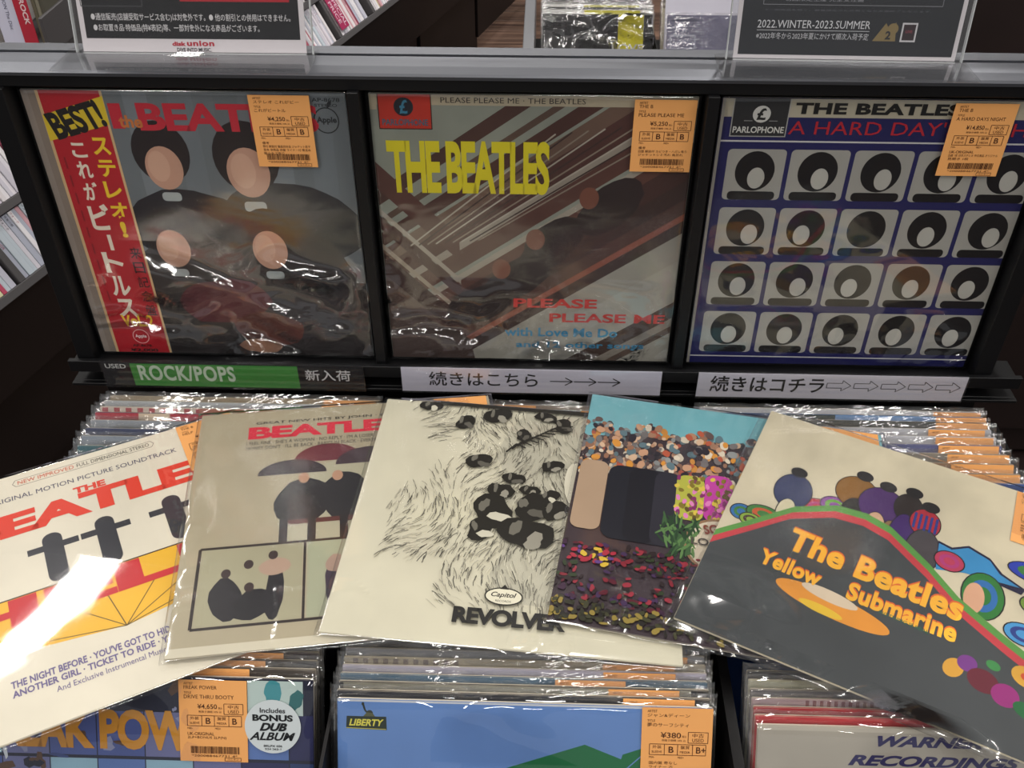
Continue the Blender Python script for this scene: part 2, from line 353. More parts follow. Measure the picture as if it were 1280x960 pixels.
# sloping bins: back board, floor, dividers and front board
def slab(name, pts, x0, x1, m):
    v = [(x0, y, z) for y, z in pts] + [(x1, y, z) for y, z in pts]; n = len(pts)
    f = [tuple(range(n - 1, -1, -1)), tuple(range(n, 2 * n))] + [(i, (i + 1) % n, (i + 1) % n + n, i + n) for i in range(n)]
    o = bpy.data.objects.new(name, poly_mesh(name, v, f, m)); link(o, rack); o.matrix_local = rack_inv; return o
slab('bin_floor', [(0.20, 0.47), (0.93, 0.47), (0.93, 0.497), (0.20, 0.497)], -0.52, 0.53, M['black2'])
for x, dw in ((-0.521, 0.010), (-0.1725, 0.003), (0.1700, 0.009), (0.526, 0.010)):
    slab('bin_divider', [(0.22, 0.497), (0.70, 0.497), (0.862, 0.745), (0.38, 0.745)], x, x + dw, M['black2'])
slab('bin_front', [(0.19, 0.44), (0.215, 0.44), (0.32, 0.61), (0.295, 0.61)], -0.53, 0.54, M['black'])
slab('cabinet_base', [(0.30, 0.0), (0.93, 0.0), (0.93, 0.47), (0.30, 0.47)], -0.515, 0.525, M['black'])

# floor of wooden planks, ceiling, far wall
def struct(o): o['kind'] = 'structure'; return o
struct(boxo('ceiling', [(-7, -7, 2.72, 8, 9, 2.8)], mat('white_ceiling', 'd8d8d6', 0.8)))
struct(boxo('wall_back', [(-7, 8.9, 0, 8, 9.0, 2.72)], mat('dark_far_wall', '5a5552', 0.8)))
fl = bpy.data.objects.new('floor', box_mesh('floor', [(-7, -7, -0.03, 8, 9, -0.012)], M['brown'])); link(fl); struct(fl)
pm = box_mesh('plank', [(-0.74, -0.057, -0.012, 0.74, 0.057, 0.0)], M['floor'], 0.0012)
rf = random.Random(4)
for j in range(17, 46):
    y = 0.116 * j; sh = rf.uniform(0, 1.49)
    for i in range(3):
        x = -1.9 + sh + 1.49 * i
        if x > 1.9: continue
        p = bpy.data.objects.new('plank', pm); link(p, fl); p.location = (x, y, 0)
for j in range(5, 17):
    for i in range(2):
        p = bpy.data.objects.new('plank', pm); link(p, fl); p.location = (-1.6 + 1.49 * i + (0.5 if j % 2 else 0) - 0.6, 0.116 * j, 0)

# ================================================================ printed faces (artwork is plain generic shapes; the words are as printed)
def crease_low(top, soft=6.0, side=None):
    def f(x, y):
        k = max(0, min(1, (top - y) / soft))
        if side == 'l': k = max(k, max(0, 1 - x / 4) * min(1, max(0, (22 - y) / 8)))
        if side == 'c': k *= 0.35 + 0.65 * min(1, abs(x - 5) / 14 + 0.2)
        return k
    return f
r1 = random.Random(11)
def face_red_band(A, B):
    A.rect(0, 0, S, S, '6f777c')
    for i in range(7): A.rect(1 + 4.4 * i, 8, 3.4 + 4.4 * i, S, ('747d83', '6a7276', '7b848a')[i % 3])
    A.rect(0, 0, 1.5, S, '8f8378'); A.rect(0, 0, 0.7, S, '9a8f86')
    # dark rounded masses with paler discs, four over a dark ground
    A.blob(14.0, 16.5, 6.8, 4.6, '1e1e26', r1, 26, 0.06); A.blob(24.5, 17.0, 7.2, 5.0, '22242c', r1, 26, 0.06)
    A.rect(8, 0, 31.5, 10, '2b2627'); A.blob(12.5, 9.5, 7.2, 6.5, '35302f', r1, 26, 0.08); A.blob(23.5, 9.5, 7.5, 6.5, '2d2a2e', r1, 26, 0.08)
    A.blob(15.5, 7.3, 5.5, 2.7, '5b2a30', r1, 18, 0.12); A.blob(20, 3.6, 3.6, 2.6, '5a3029', r1, 18, 0.12)
    for cx, cy, q in ((12.3, 24.3, 1.0), (20.8, 23.9, 1.15), (11.2, 14.9, 0.95), (21.6, 14.9, 0.98)):
        A.ell(cx, cy + 0.8, 2.9 * q, 3.4 * q, '241d1f', n=24); A.ell(cx, cy - 0.9, 1.9 * q, 2.4 * q, 'c79c86', n=24)
        A.ell(cx - 0.5, cy - 0.7, 1.1 * q, 1.7 * q, 'd3aa93', n=20); A.rrect(cx - 0.9 * q, cy - 4.6 * q, cx + 1.1 * q, cy - 3.6 * q, 0.4, 'aeb6b6')
    A.blob(18.6, 1.3, 2.2, 1.1, 'b98a70', r1, 16, 0.12)
    B.text('BEATLES', 10.9, 27.4, 28.6, 30.3, 'c3283a', 0.035, spacing=0.95); B.rect(8.2, 27.6, 9.4, 30.2, 'c3283a'); B.text('the', 8.9, 27.7, 11.2, 29.0, 'c9793e', 0.03)
    # red paper band
    A.rect(1.45, 0, 7.95, S, 'd9b98a'); A.rect(1.75, 0, 7.7, S, 'b81f2b')
    A.poly([(1.5, 26.2), (7.9, 28.0), (7.9, 30.9), (1.5, 28.9)], 'e3c832')
    B.text('BEST!', 1.9, 27.0, 7.5, 29.9, '191614', 0.04, rot=16.5, spacing=0.95)
    y = 26.2
    for ch, hh in (('こ', 2.0), ('れ', 2.3), ('が', 2.5), ('ビ', 3.5), ('ー', 2.3), ('ト', 3.0), ('ル', 3.0), ('ス', 2.9)):
        wdt = 1.35 if ch != 'ー' else 0.3
        if ch == 'ー': B.rect(4.35, y - 2.2, 4.75, y - 0.3, 'ece4d2')
        else: B.text(ch, 3.35 if hh < 2.6 else 3.15, y - hh + 0.25, 4.85 if hh < 2.6 else 5.3, y - 0.15, 'ece4d2', 0.03)
        y -= hh
    y = 26.9
    for ch in 'ステレオ': B.text(ch, 5.55, y - 2.15, 7.35, y - 0.25, 'f0cf2f', 0.03); y -= 2.4
    B.text('!', 6.1, y - 2.0, 6.7, y - 0.1, 'f0cf2f', 0.04)
    y = 14.3
    for ch in '来日記念盤': B.text(ch, 6.3, y - 1.6, 7.5, y - 0.2, '2a1616', 0.008); y -= 1.85
    B.text('VoL.2', 3.2, 3.7, 6.8, 5.3, 'f0c52f', 0.03); A.ell(4.85, 2.3, 0.95, 1.0, 'e8a8a8', n=20); A.ell(4.85, 2.3, 0.85, 0.9, 'b81f2b', n=20)
    B.text('Apple', 4.2, 2.0, 5.5, 2.6, 'f0dede', 0.02); B.text('AP-8678', 3.6, 0.85, 5.8, 1.2, '3a1212', 0.02); B.text('¥2,000', 3.2, 0.1, 6.4, 0.6, '2a1010', 0.03)
    for i in range(9):
        B.line([(2.4 + 0.02 * i, 24.5 - i * 2.0), (2.4 + 0.02 * i, 23.2 - i * 2.0)], 0.18, '8e1822')
    A.ell(29.4, 28.7, 1.25, 1.35, '23282c', n=24); A.ell(29.4, 28.7, 1.13, 1.23, '6f777c', n=24); A.ell(29.8, 30.35, 0.18, 0.4, '23282c', rot=-30)
    B.text('Apple', 28.45, 28.3, 30.4, 29.1, '23282c', 0.03); B.text('AP-8678', 28.2, 30.6, 30.9, 31.0, '2a3034', 0.015); B.text('STEREO', 28.4, 30.1, 30.6, 30.4, '2a3034', 0.01)

def face_diagonal(A, B):
    A.rect(0, 0, S, S, '8f9489')
    def band(c0, c1, col, sl=0.70, x0=-5, x1=40):
        A.poly([(x0, c0 + sl * x0), (x1, c0 + sl * x1), (x1, c1 + sl * x1), (x0, c1 + sl * x0)], col)
    for c0, c1, col in ((19.5, 21.2, '4a3029'), (17.2, 18.0, '5a463b'), (14.6, 16.3, '4c2e27'), (12.3, 14.2, '6d5548'), (9.6, 12.3, '50302a'), (8.6, 9.6, '9a9185'), (6.2, 8.6, '59372f'),
                        (4.9, 5.7, 'a49c8f'), (3.5, 4.9, '5d3a31'), (1.0, 3.5, '452b26'), (-1.2, 1.0, '3c2925'), (-2.9, -1.2, '4d332c'), (-3.7, -2.9, '8d4f3d'), (-5.2, -3.7, '3d2a26'), (-8.5, -5.2, '9c998f'), (-14.0, -8.5, 'a3a198'),
                        (-15.9, -13.8, '46352d'), (-17.0, -15.9, '8d857a'), (-17.9, -17.0, '5c4a40'), (-30, -17.9, 'a19e94')):
        band(c0, c1, col)
    # shorter bands running the other way, lower left
    for c0, c1, col in ((21.5, 24.5, '57362f'), (18.6, 19.3, 'a89f92'), (16.8, 18.4, '4a2d28'), (14.4, 15.1, '9c8f7f'), (11.2, 14.0, '3d2723'), (6, 11.2, '55413a'), (0, 5.4, '3b2b29')):
        A.poly([(0, c0), (0, c1), (8.2, c1 - 8.5), (8.2, c0 - 8.5)], col)
    A.poly([(0, 0), (9.5, 0), (9, 2.8), (0, 8)], '4a3b37')
    for i in range(9): A.line([(3 + i * 0.9, 14.8 + i * 0.1), (18 + i * 1.6, 27.6 + i * 0.2)], 0.16, ('b1a99b', '3e2a25', '8c7f71')[i % 3])
    for cx, cy in ((21.8, 22.0), (16.0, 17.6), (12.4, 13.3), (8.2, 9.8)): A.blob(cx + 2.0, cy - 2.3, 4.0, 2.3, '2b1e1e', r1, 22, 0.1, rot=35)
    for cx, cy in ((21.6, 20.7), (16.2, 15.8), (12.6, 12.1)): A.ell(cx, cy, 1.0, 1.25, '7a4a3a', n=16)
    A.rect(0, 30.4, S, S, 'b8ad95'); A.rect(0, 29.9, 0.7, S, 'b8ad95')
    A.rect(0.8, 27.9, 6.0, S, '3c1c14'); A.rect(0.9, 28.0, 5.9, S - 0.05, 'c23322'); A.ell(3.3, 30.2, 0.95, 0.95, '1b1f2a', n=24)
    B.text('£', 2.9, 29.5, 3.7, 30.9, '3a7f9c', 0.02); B.text('PARLOPHONE', 1.15, 28.3, 5.6, 28.95, '2a5f74', 0.02)
    B.text('PLEASE PLEASE ME · THE BEATLES', 6.9, 30.65, 20.8, 31.2, '2b2622', 0.0)
    B.text('THE BEATLES', 1.3, 21.0, 17.5, 26.8, 'd9cc1c', 0.035, spacing=0.88)
    B.text('PLEASE', 13.9, 7.2, 23.1, 8.4, 'c2302c', 0.03); B.text('PLEASE ME', 17.9, 5.3, 30.7, 6.5, 'c2302c', 0.026)
    B.text('with Love Me Do', 12.9, 3.3, 25.6, 4.5, '2f7fa6', 0.024); B.text('and 12 other songs', 14.2, 1.5, 28.7, 2.6, '2f7fa6', 0.024)

def face_tiles(A, B):
    A.rect(0, 0, S, S, '1c1d55')
    A.rect(0, 29.6, S, S, 'b5ae9b'); A.rect(0, 27.05, S, 27.22, 'c9c8c8'); A.rect(0, 0.95, S, 1.1, 'c9c8c8'); A.rect(0, 0, 0.35, S, 'a8a49c')
    rr = random.Random(5)
    for j in range(4):
        for i in range(5):
            x = 1.25 + 6.2 * i; y = 20.8 - 6.38 * j; A.rrect(x, y, x + 5.75, y + 5.5, 0.45, 'a09f99')
            cx, cy = x + 2.9, y + 3.15; A.ell(cx, cy, 1.95, 2.15, '0e0d10', n=28); A.rrect(x + 0.5, y, x + 5.25, y + 0.95, 0.4, '0e0d10')
            if (i, j) != (2, 1): A.ell(cx + rr.uniform(-0.35, 0.55), cy - 0.75, 0.85, 1.15, 'b2b1aa', n=20)
    B.text('THE BEATLES', 7.0, 29.95, 22.6, 31.1, '141414', 0.045, spacing=1.05)
    B.text("A HARD DAY'S NIGHT", 6.7, 27.9, 31.0, 29.3, 'b02030', 0.0)
    A.rect(1.1, 27.6, 6.5, S, 'a9a9a6'); A.rect(1.2, 27.7, 6.4, S - 0.05, '2b2c2e'); A.ell(3.9, 29.9, 0.85, 0.85, 'd0d0cc', n=24); B.text('£', 3.45, 29.3, 4.35, 30.5, '202020', 0.03)
    B.rect(2.3, 29.2, 3.1, 29.26, 'a0a0a0'); B.rect(4.7, 29.2, 5.5, 29.26, 'a0a0a0'); B.text('PARLOPHONE', 1.35, 28.0, 6.25, 28.65, 'd5d5d0', 0.02)

def face_letters(A, B):          # white sleeve with red slab lettering and a red and yellow band
    A.rect(0, 0, S, S, 'ded7c4')
    B.text('NEW IMPROVED', 9.2, 29.8, 14.6, 30.35, 'c8522c', 0.0); B.text('FULL DIMENSIONAL STEREO', 14.9, 29.8, 22.2, 30.35, '3a352c', 0.0)
    for x0, x1 in ((8.7, 22.7),):
        A.line([(x0 + 0.3, 30.55), (x1 - 0.3, 30.55)], 0.05, '4a4438'); A.line([(x0 + 0.3, 29.6), (x1 - 0.3, 29.6)], 0.05, '4a4438')
        A.line([(x0 + 0.3, 29.6), (x0, 30.07), (x0 + 0.3, 30.55)], 0.05, '4a4438'); A.line([(x1 - 0.3, 29.6), (x1, 30.07), (x1 - 0.3, 30.55)], 0.05, '4a4438')
    B.text('ORIGINAL MOTION PICTURE SOUNDTRACK', 6.2, 27.7, 24.6, 28.35, '4c4a63', 0.0)
    B.text('THE', 14.0, 25.95, 17.1, 26.85, 'd8402c', 0.045); B.text('BEATLES', 3.0, 22.7, 28.7, 25.9, 'd8402c', 0.05, spacing=0.95)
    for x in (4.0, 11.2, 16.0, 22.4, 28.0): 
        A.rrect(x - 0.9, 15.2 + (x > 20) * 0.2, x + 0.9, 21.6, 0.85, '34343a'); A.rect(x - 2.3, 19.4, x + 2.3, 20.2, '34343a')
    # band and plain yellow wedges below
    A.poly([(0, 9.5), (15.6, 7.4), (31.5, 9.6), (31.5, 14.9), (0, 14.9)], 'e8b530')
    for a, b in (((15.6, 7.4), (9.0, 14)), ((15.6, 7.4), (14.2, 14)), ((15.6, 7.4), (20.8, 14)), ((15.6, 7.4), (27, 14)), ((0, 10.6), (15.6, 7.4)), ((15.6, 7.4), (31.5, 11.2))): A.line([a, b], 0.09, '5a4418')
    A.rect(0, 11.6, 31.5, 14.9, 'e8b530'); A.rect(0, 14.8, 31.5, 14.95, '3a2418')
    B.text('HELP!', 0.8, 11.4, 30.5, 14.8, 'c32a30', 0.05, spacing=1.0)
    B.text("THE NIGHT BEFORE · YOU'VE GOT TO HIDE YOUR LOVE AWAY · I NEED YOU", 5.9, 5.0, 29.5, 5.8, '6a5f8c', 0.028)
    B.text("ANOTHER GIRL · TICKET TO RIDE · YOU'RE GONNA LOSE THAT GIRL", 5.9, 4.05, 29.5, 4.8, '6a5f8c', 0.028)
    B.text('And Exclusive Instrumental Music From the Picture’s Soundtrack', 9.2, 3.1, 26.5, 3.7, '6a5f8c', 0.0)

def face_tan(A, B):
    A.rect(0, 0, S, S, 'aea48a'); A.rect(0, 0, S, 1.0, 'cfc8b2')
    A.blob(22, 16, 13, 9, 'b3ae95', r1, 24, 0.05)
    B.text('GREAT NEW HITS BY JOHN · PAUL · GEORGE · RINGO', 5.9, 29.15, 30.5, 29.7, '2a2420', 0.012)
    B.text("BEATLES '65", 5.2, 26.95, 27.6, 28.95, 'd2283f', 0.045, spacing=0.95)
    B.text("I FEEL FINE · SHE'S A WOMAN · NO REPLY · I'M A LOSER · ROCK AND ROLL MUSIC · I'LL FOLLOW THE SUN", 5.1, 26.05, 30.8, 26.6, '2a2420', 0.0)
    B.text("HONEY DON'T · I'LL BE BACK · BABY'S IN BLACK · EVERYBODY'S TRYING TO BE MY BABY · MR. MOONLIGHT", 5.1, 25.3, 30.8, 25.85, '2a2420', 0.0)
    # plain half rounds over dark rounded blocks
    A.ell(13.6, 22.9, 3.5, 2.6, '6b2430', a0=0, a1=180, n=20); A.ell(18.0, 22.2, 3.6, 2.4, '3c2932', a0=0, a1=180, n=20); A.ell(10.0, 21.3, 3.5, 2.1, '2f242c', a0=0, a1=180, n=20)
    A.blob(11.2, 17.4, 2.9, 3.0, '17151a', r1, 18, 0.08); A.blob(15.4, 17.6, 2.5, 3.2, '19171c', r1, 18, 0.08); A.blob(18.6, 17.8, 1.6, 2.8, '2c2428', r1, 18, 0.08)
    for x in (11.2, 14.6, 18.2): A.ell(x, 20.6, 0.55, 0.75, 'b98f74', n=14)
    A.rect(9.8, 14.3, 17.5, 14.9, '5b2c28')
    for x in (9.0, 11.7, 14.8, 16.8): A.rrect(x, 11.9, x + 0.8, 15.2, 0.35, '17151a')
    A.frame(1.8, 2.8, 30, 12.0, 0.3, '2c2320'); A.rect(11.4, 2.8, 11.65, 12.0, '2c2320'); A.rect(20.8, 2.8, 21.05, 12.0, '2c2320')
    A.rect(2.0, 3.0, 11.3, 11.85, 'a9a488'); A.rect(11.8, 3.0, 20.7, 11.85, 'a8ab90')
    A.blob(4.6, 5.8, 1.5, 2.4, '1d1a20', r1, 16, 0.1); A.blob(7.0, 5.0, 1.8, 1.7, '17151a', r1, 16, 0.1); A.blob(8.9, 6.2, 0.9, 3.0, '1b191e', r1, 16, 0.1); A.blob(8.8, 9.2, 1.4, 1.1, 'b69a86', r1, 14, 0.1)
    for x, y in ((4.4, 8.8), (6.4, 9.7), (8.6, 10.6), (6.6, 7.0)): A.ell(x, y, 0.45, 0.55, '3a2a28', n=12)
    A.blob(14.4, 6.5, 1.0, 2.8, '3a3040', r1, 16, 0.1); A.blob(14.4, 9.0, 1.0, 1.0, 'ab9080', r1, 14, 0.1)

def face_strokes(A, B):          # cream with loose black strokes, scattered discs: plain abstract scribble
    A.rect(0, 0, S, S, 'd9d4bd'); rr = random.Random(8)
    def inside(x, y):
        lim = 6.5 + 3.5 * math.sin(y * 0.28 + 0.7)
        if y > 25: lim = 2.2 + (31.5 - y) * 0.5
        if y < 12: lim = 3.0 if y > 8.5 else 9.5
        return x > lim
    A.st = 0.00012
    A.poly([(16, S), (14, 28), (13, 24), (14.5, 20), (13, 16), (15, 11), (14, 8), (15.5, 5), (24, 4.6), (24, S)], 'c6c2ae')
    for i in range(2600):
        x, y = rr.uniform(2, 26), rr.uniform(3.5, 31)
        if not inside(x, y): continue
        a = 1.35 + 0.9 * noise.noise(Vector((x * 0.16, y * 0.13, 2))) * 2.2; L = rr.uniform(0.5, 1.5); pts = []
        for k in range(4): pts.append((x, y)); x += math.cos(a) * L / 3; y += math.sin(a) * L / 3; a += rr.uniform(-0.35, 0.35)
        A.line(pts, rr.choice((0.04, 0.055, 0.08)), rr.choice(('4a4842', '5b5850', '8b877a', 'a5a192', 'd2cdb9')))
    A.st = 0.0004
    for x, y, q in ((9.2, 28.4, 1.0), (5.1, 30.6, 0.9), (12.6, 29.8, 1.2), (15.6, 27.0, 0.8), (11.4, 22.6, 1.1), (17.8, 30.2, 0.9), (19.8, 29.0, 1.0), (15.2, 20.4, 0.9), (14.0, 18.6, 1.1), (16.9, 18.9, 0.8), (18.9, 18.2, 0.9), (13.5, 15.8, 1.9), (17.2, 16.6, 1.6), (19.6, 16.4, 1.2), (17.0, 13.2, 2.1), (12.6, 13.2, 1.3), (19.0, 22.6, 0.9)):
        A.blob(x, y, 1.15 * q, 1.0 * q, '25231f', rr, 16, 0.22); A.blob(x + 0.4 * q, y - 0.45 * q, 0.5 * q, 0.42 * q, rr.choice(('c4c0ad', '8f8b7e', '5a574f')), rr, 12, 0.3); A.blob(x - 0.5 * q, y + 0.3 * q, 0.25 * q, 0.5 * q, '6a675d', rr, 10, 0.3)
    for i in range(9): A.line([(14 + i * 0.55, 24.2 + i * 0.5), (15.0 + i * 0.55, 25.6 + i * 0.4), (16.0 + i * 0.6, 25.0 + i * 0.5)], 0.2, '2a2823')
    A.blob(21.8, 20, 1.5, 3.5, 'cdc8b4', rr, 18, 0.1)
    A.rect(6.0, 30.9, 24, S, '2a2823')
    A.ell(15.6, 5.4, 1.75, 1.0, '22201c', n=28); A.ell(15.6, 5.4, 1.62, 0.87, 'd9d4bd', n=28); A.poly([(15.2, 6.2), (16.0, 6.2), (15.6, 6.75)], '22201c')
    B.text('Capitol', 14.45, 5.15, 16.75, 5.85, '22201c', 0.02, shear=0.3); B.text('RECORDS', 14.9, 4.75, 16.3, 4.98, '22201c')
    B.text('REVOLVER', 11.3, 2.1, 21.3, 3.9, '1c1a18', 0.045, spacing=0.92)

def face_crowded(A, B):          # teal top over a jumble of coloured spots
    A.rect(0, 0, S, S, '3a2c33'); A.poly([(0, 24.5), (8, 26.2), (20, 26.5), (S, 24.5), (S, S), (0, S)], '74b3bd'); rr = random.Random(21)
    A.st = 0.00015
    sk = ['b98f72', 'a67c62', 'c7a88c', '8a6450', '5d4a48', '3a3238', 'd0c4b0', '6f6a6a', '8a8d8c', '2c2830', 'a8543e', '5a7078', 'c98a3c']
    for i in range(900):
        x = rr.uniform(-0.2, 31.5); y = rr.uniform(18.8, 27.0 + math.sin(x * 1.1) * 0.7); q = rr.uniform(0.25, 0.62)
        A.blob(x, y, q * 0.8, q, rr.choice(sk), rr, 10, 0.15)
    for x, w_, c in ((5.4, 2.1, '1f2028'), (8.2, 1.7, '27262e'), (7.0, 1.6, '1b1b22'), (9.4, 1.4, '2b2a33')): A.rrect(x - w_, 10.5, x + w_, 20.6, 1.2, c)
    A.rrect(0.3, 11.2, 3.2, 20.8, 0.9, 'a58c74'); A.rrect(10.2, 14.4, 13.0, 20.6, 1.0, 'a8a845'); A.rrect(13.0, 14.6, 15.8, 21.2, 1.0, 'b03f93'); A.rrect(16.4, 14.4, 19, 20.6, 1, '4a8fb8'); A.rrect(19.4, 14.4, 22, 20.6, 1, 'c2502c')
    for i in range(90): A.blob(rr.uniform(10.2, 15.8), rr.uniform(14.6, 20.8), 0.25, 0.35, rr.choice(('7a6a2c', 'c9b24a', '7a2c60', 'd07ab0', '5a4a28')), rr, 8, 0.2)
    A.ell(14.6, 11.6, 3.3, 3.5, '8a6a50', n=32); A.ell(14.6, 11.6, 3.0, 3.2, 'c9bda8', n=32)
    B.text('SGT.', 13.1, 13.0, 15.4, 14.2, '7a3a30', 0.03, rot=14); B.text('LONELY', 12.0, 11.3, 16.9, 12.2, '4a4440', 0.02); B.text('CLUB', 13.2, 8.9, 15.6, 10.2, '7a3a30', 0.03, rot=-10)
    for i in range(80): A.blob(rr.uniform(9, 12.5), rr.uniform(10, 14.4), 0.14, 0.8, rr.choice(('3c5a38', '28402a', '587a48')), rr, 8, 0.2, rot=rr.uniform(-50, 50))
    for i in range(1000):
        x = rr.uniform(0, 31); y = rr.uniform(0.3, 9.6)
        base = rr.choice(('7a2430', '8f2f3c', '541a28', '3a2238', '3f2a4c', '2b2022', '2b2022', '2e3a24'))
        if 6.8 < y < 8.8 and x < 5: base = rr.choice(('c9a83a', '5a3a78', 'a02c3c'))
        if y < 2.6: base = rr.choice(('3a3a24', '2c2c1c', '8a7838', '1f1c18'))
        if 4.5 < y < 7 and 2 < x < 9 and rr.random() < 0.7: continue
        A.blob(x, y, rr.uniform(0.15, 0.4), rr.uniform(0.15, 0.36), base, rr, 9, 0.25)

def face_hill(A, B):             # cream, a slate hill with green and red edges, bright plain shapes
    A.rect(0, 0, S, S, 'd5cbb0'); rr = random.Random(31)
    top = [(-0.5, 10.4), (3, 14.2), (6, 17.6), (9.7, 19.8), (12.5, 20.1), (15, 19.4), (19.0, 16.4), (22, 13.6), (26, 11.2), (32, 8.0)]
    # coloured ovals and lobes behind the ridge
    pal = ['3f7f3c', '6aa83c', 'b03c7a', '2f6fb0', 'c85a2c', '8a4a9a', 'd0a030', '2a3f8a', '4a2f24', '8fb03c', 'b8303a']
    def lobe(x, y, rx, ry, c, n_=3):
        A.ell(x, y, rx + 0.12, ry + 0.12, '1d1a1c', n=22)
        for k in range(n_): A.ell(x, y, rx * (1 - 0.3 * k), ry * (1 - 0.3 * k), c if k % 2 == 0 else pal[(int(x * 7) + k) % len(pal)], n=22)
    lobe(1.5, 15.2, 1.0, 1.0, '2f6fb0'); lobe(3.6, 15.9, 1.7, 1.1, '3f7f3c'); lobe(2.6, 14.6, 1.0, 0.8, '8fb03c')
    lobe(8.0, 19.3, 1.3, 1.2, 'b8303a'); lobe(9.5, 20.4, 1.4, 1.2, '8a4a9a'); lobe(8.9, 18.9, 1.0, 0.7, '3f8fb0')
    for x, y, rx, ry, c in ((5.3, 20.4, 1.8, 2.5, '2a3560'), (5.3, 17.4, 0.85, 1.7, 'd8cfae'), (11.0, 23.3, 2.0, 2.3, '8a5f24'), (11.2, 19.8, 1.2, 2.6, '26221f'), (13.6, 22.6, 2.2, 2.6, '4a2566'), (13.4, 18.6, 1.1, 2.9, 'd0a888'), (14.8, 18.4, 0.8, 2.6, '8a6d48'),
                            (16.0, 23.6, 1.3, 2.0, '2b211f'), (16.0, 19.4, 1.2, 3.2, '43246a'), (17.8, 22.3, 1.4, 1.9, 'b3283a'), (18.1, 18.4, 1.5, 3.0, '4c464a')):
        A.ell(x, y, rx + 0.1, ry + 0.1, '1a1618', n=24); A.ell(x, y, rx, ry, c, n=24)
    for k in range(5): A.rect(16.7 + 0.5 * k, 21.2, 16.95 + 0.5 * k, 23.4, '2a3a8a')
    for x, y in ((5.2, 23.3), (11.3, 26.0), (13.7, 25.6), (16.2, 26.0), (18.0, 24.7)): A.ell(x, y, 0.85, 0.75, '1d191b', n=16)
    A.poly([(19.3, 20.6), (20.6, 20.3), (22, 21.3), (24, 20.6), (25.2, 19.2), (27.3, 18.2), (27, 17.4), (22, 18), (19.5, 17)], '1d1a3c')
    A.poly([(19.4, 20.3), (20.6, 20.0), (22, 21.0), (24, 20.3), (25, 19.0), (26.8, 18.2), (22, 17.6), (19.6, 16.8)], '3c8fc4')
    lobe(20.6, 18.4, 1.3, 1.2, 'b83c5a'); lobe(23.9, 15.6, 1.8, 2.8, '2f7a34'); A.ell(23.2, 15.0, 0.9, 1.9, 'd8a888', n=20); lobe(28.2, 20.6, 2.6, 1.2, '2a3fae'); lobe(28.6, 16.6, 1.6, 1.2, '7a9a3c'); lobe(27.6, 12.8, 1.6, 1.2, '4a9ad0')
    def off(d): return [(x, y - d) for x, y in top]
    for d, c in ((-0.75, '5e9a48'), (0.15, 'c8424a'), (1.1, '45494b')):
        A.poly(off(d) + [(32, -1), (-1, -1)], c)
    # plain orange oval under the words and a few bright dots, lower right
    A.ell(12.0, 7.9, 5.2, 1.35, 'e59a3c', rot=-6, n=32); A.ell(11.2, 7.1, 2.0, 0.5, 'e8c23c', rot=-6, n=20); A.ell(11.6, 8.9, 2.6, 0.7, 'dccab0', rot=-6, n=20)
    for x, y, rx, ry, c in ((22.6, 6.4, 0.8, 1.1, 'd8a23c'), (23.6, 7.4, 0.8, 0.9, '7a3a8a'), (25.0, 6.2, 1.3, 1.2, '6a2030'), (26.8, 5.6, 1.1, 1.2, '9a2a7a'), (28.2, 8.3, 1.2, 1.1, 'dca83c'), (28.6, 4.8, 1.2, 0.8, '1f6a38'), (25.6, 8.2, 0.6, 0.5, '3f8a4a')):
        A.ell(x, y, rx, ry, c, rot=-20, n=18)
    A.ell(28.2, 8.3, 0.45, 0.4, 'd0502c')
    def two(t, x0, y0, x1, y1, rot, bd=0.05):
        B.text(t, x0, y0, x1, y1, 'd8642c', bd, rot=rot, spacing=1.05); B.text(t, x0, y0 - 0.16, x1, y1 - 0.16, 'ecb035', bd * 0.75, rot=rot, spacing=1.05)
    two('The Beatles', 6.6, 12.2, 22.6, 15.2, -4); two('Yellow', 4.7, 9.7, 10.5, 11.6, -3); two('Submarine', 12.9, 9.3, 22.4, 11.5, -2)
    B.text('NOTHING IS REAL', 15.9, 9.0, 20.2, 9.4, '2f6a4a', 0.01, rot=-3)

# ---------------------------------------------------------------- three records standing on the display ledge
def upright(x, y, z, lean=0.8):
    a = R(lean); return Matrix(((1, 0, 0, x), (0, math.sin(a), -math.cos(a), y), (0, math.cos(a), math.sin(a), z), (0, 0, 0, 1)))
rs = random.Random(77)
dA = sleeve_mesh('plastic_sleeve', 90, 0.0075, crease_low(15, 9, 'c'), M['film_crease'], seed=1.3, sc=0.2, z=0.0015, ax=0.6, smooth_amp=0.0012)
dB = sleeve_mesh('plastic_sleeve', 90, 0.0075, crease_low(11, 9, 'l'), M['film_crease'], seed=6.1, sc=0.22, z=0.0015, smooth_amp=0.0012)
dC = sleeve_mesh('plastic_sleeve', 70, 0.0060, crease_low(8, 5, 'c'), M['film'], seed=3.7, sc=0.2, z=0.0015, smooth_amp=0.001)
record(upright(-0.5015, 0.884, 0.8085), 'grey-blue record sleeve with red and yellow paper band, leftmost on the display ledge', 'records on the display ledge', '6f777c', face_red_band,
       lambda r: sticker(r, 22.2, 31.4, 'これがビートル', 'ステレオ これがビー', '¥4,250', 'B', 'B', ['備考', '帯付 解説付 盤面良好品 ジャケット若干', '見本 非売品 赤盤 ライナー付 帯見本', '盤小キズ有り'], rs, z=0.0052), dA)
record(upright(-0.1645, 0.884, 0.8085), 'brown striped record sleeve with tall yellow lettering, middle of the display ledge', 'records on the display ledge', '8f9489', face_diagonal,
       lambda r: sticker(r, 25.4, 31.4, 'PLEASE PLEASE ME', 'THE B', '¥5,250', 'B', 'B', ['備考', '白盤 解説付 カビつき・ハガレ有り', 'ジャケットシミ汚れ 角折れ'], rs, z=0.0052), dB, m=M['card_old'])
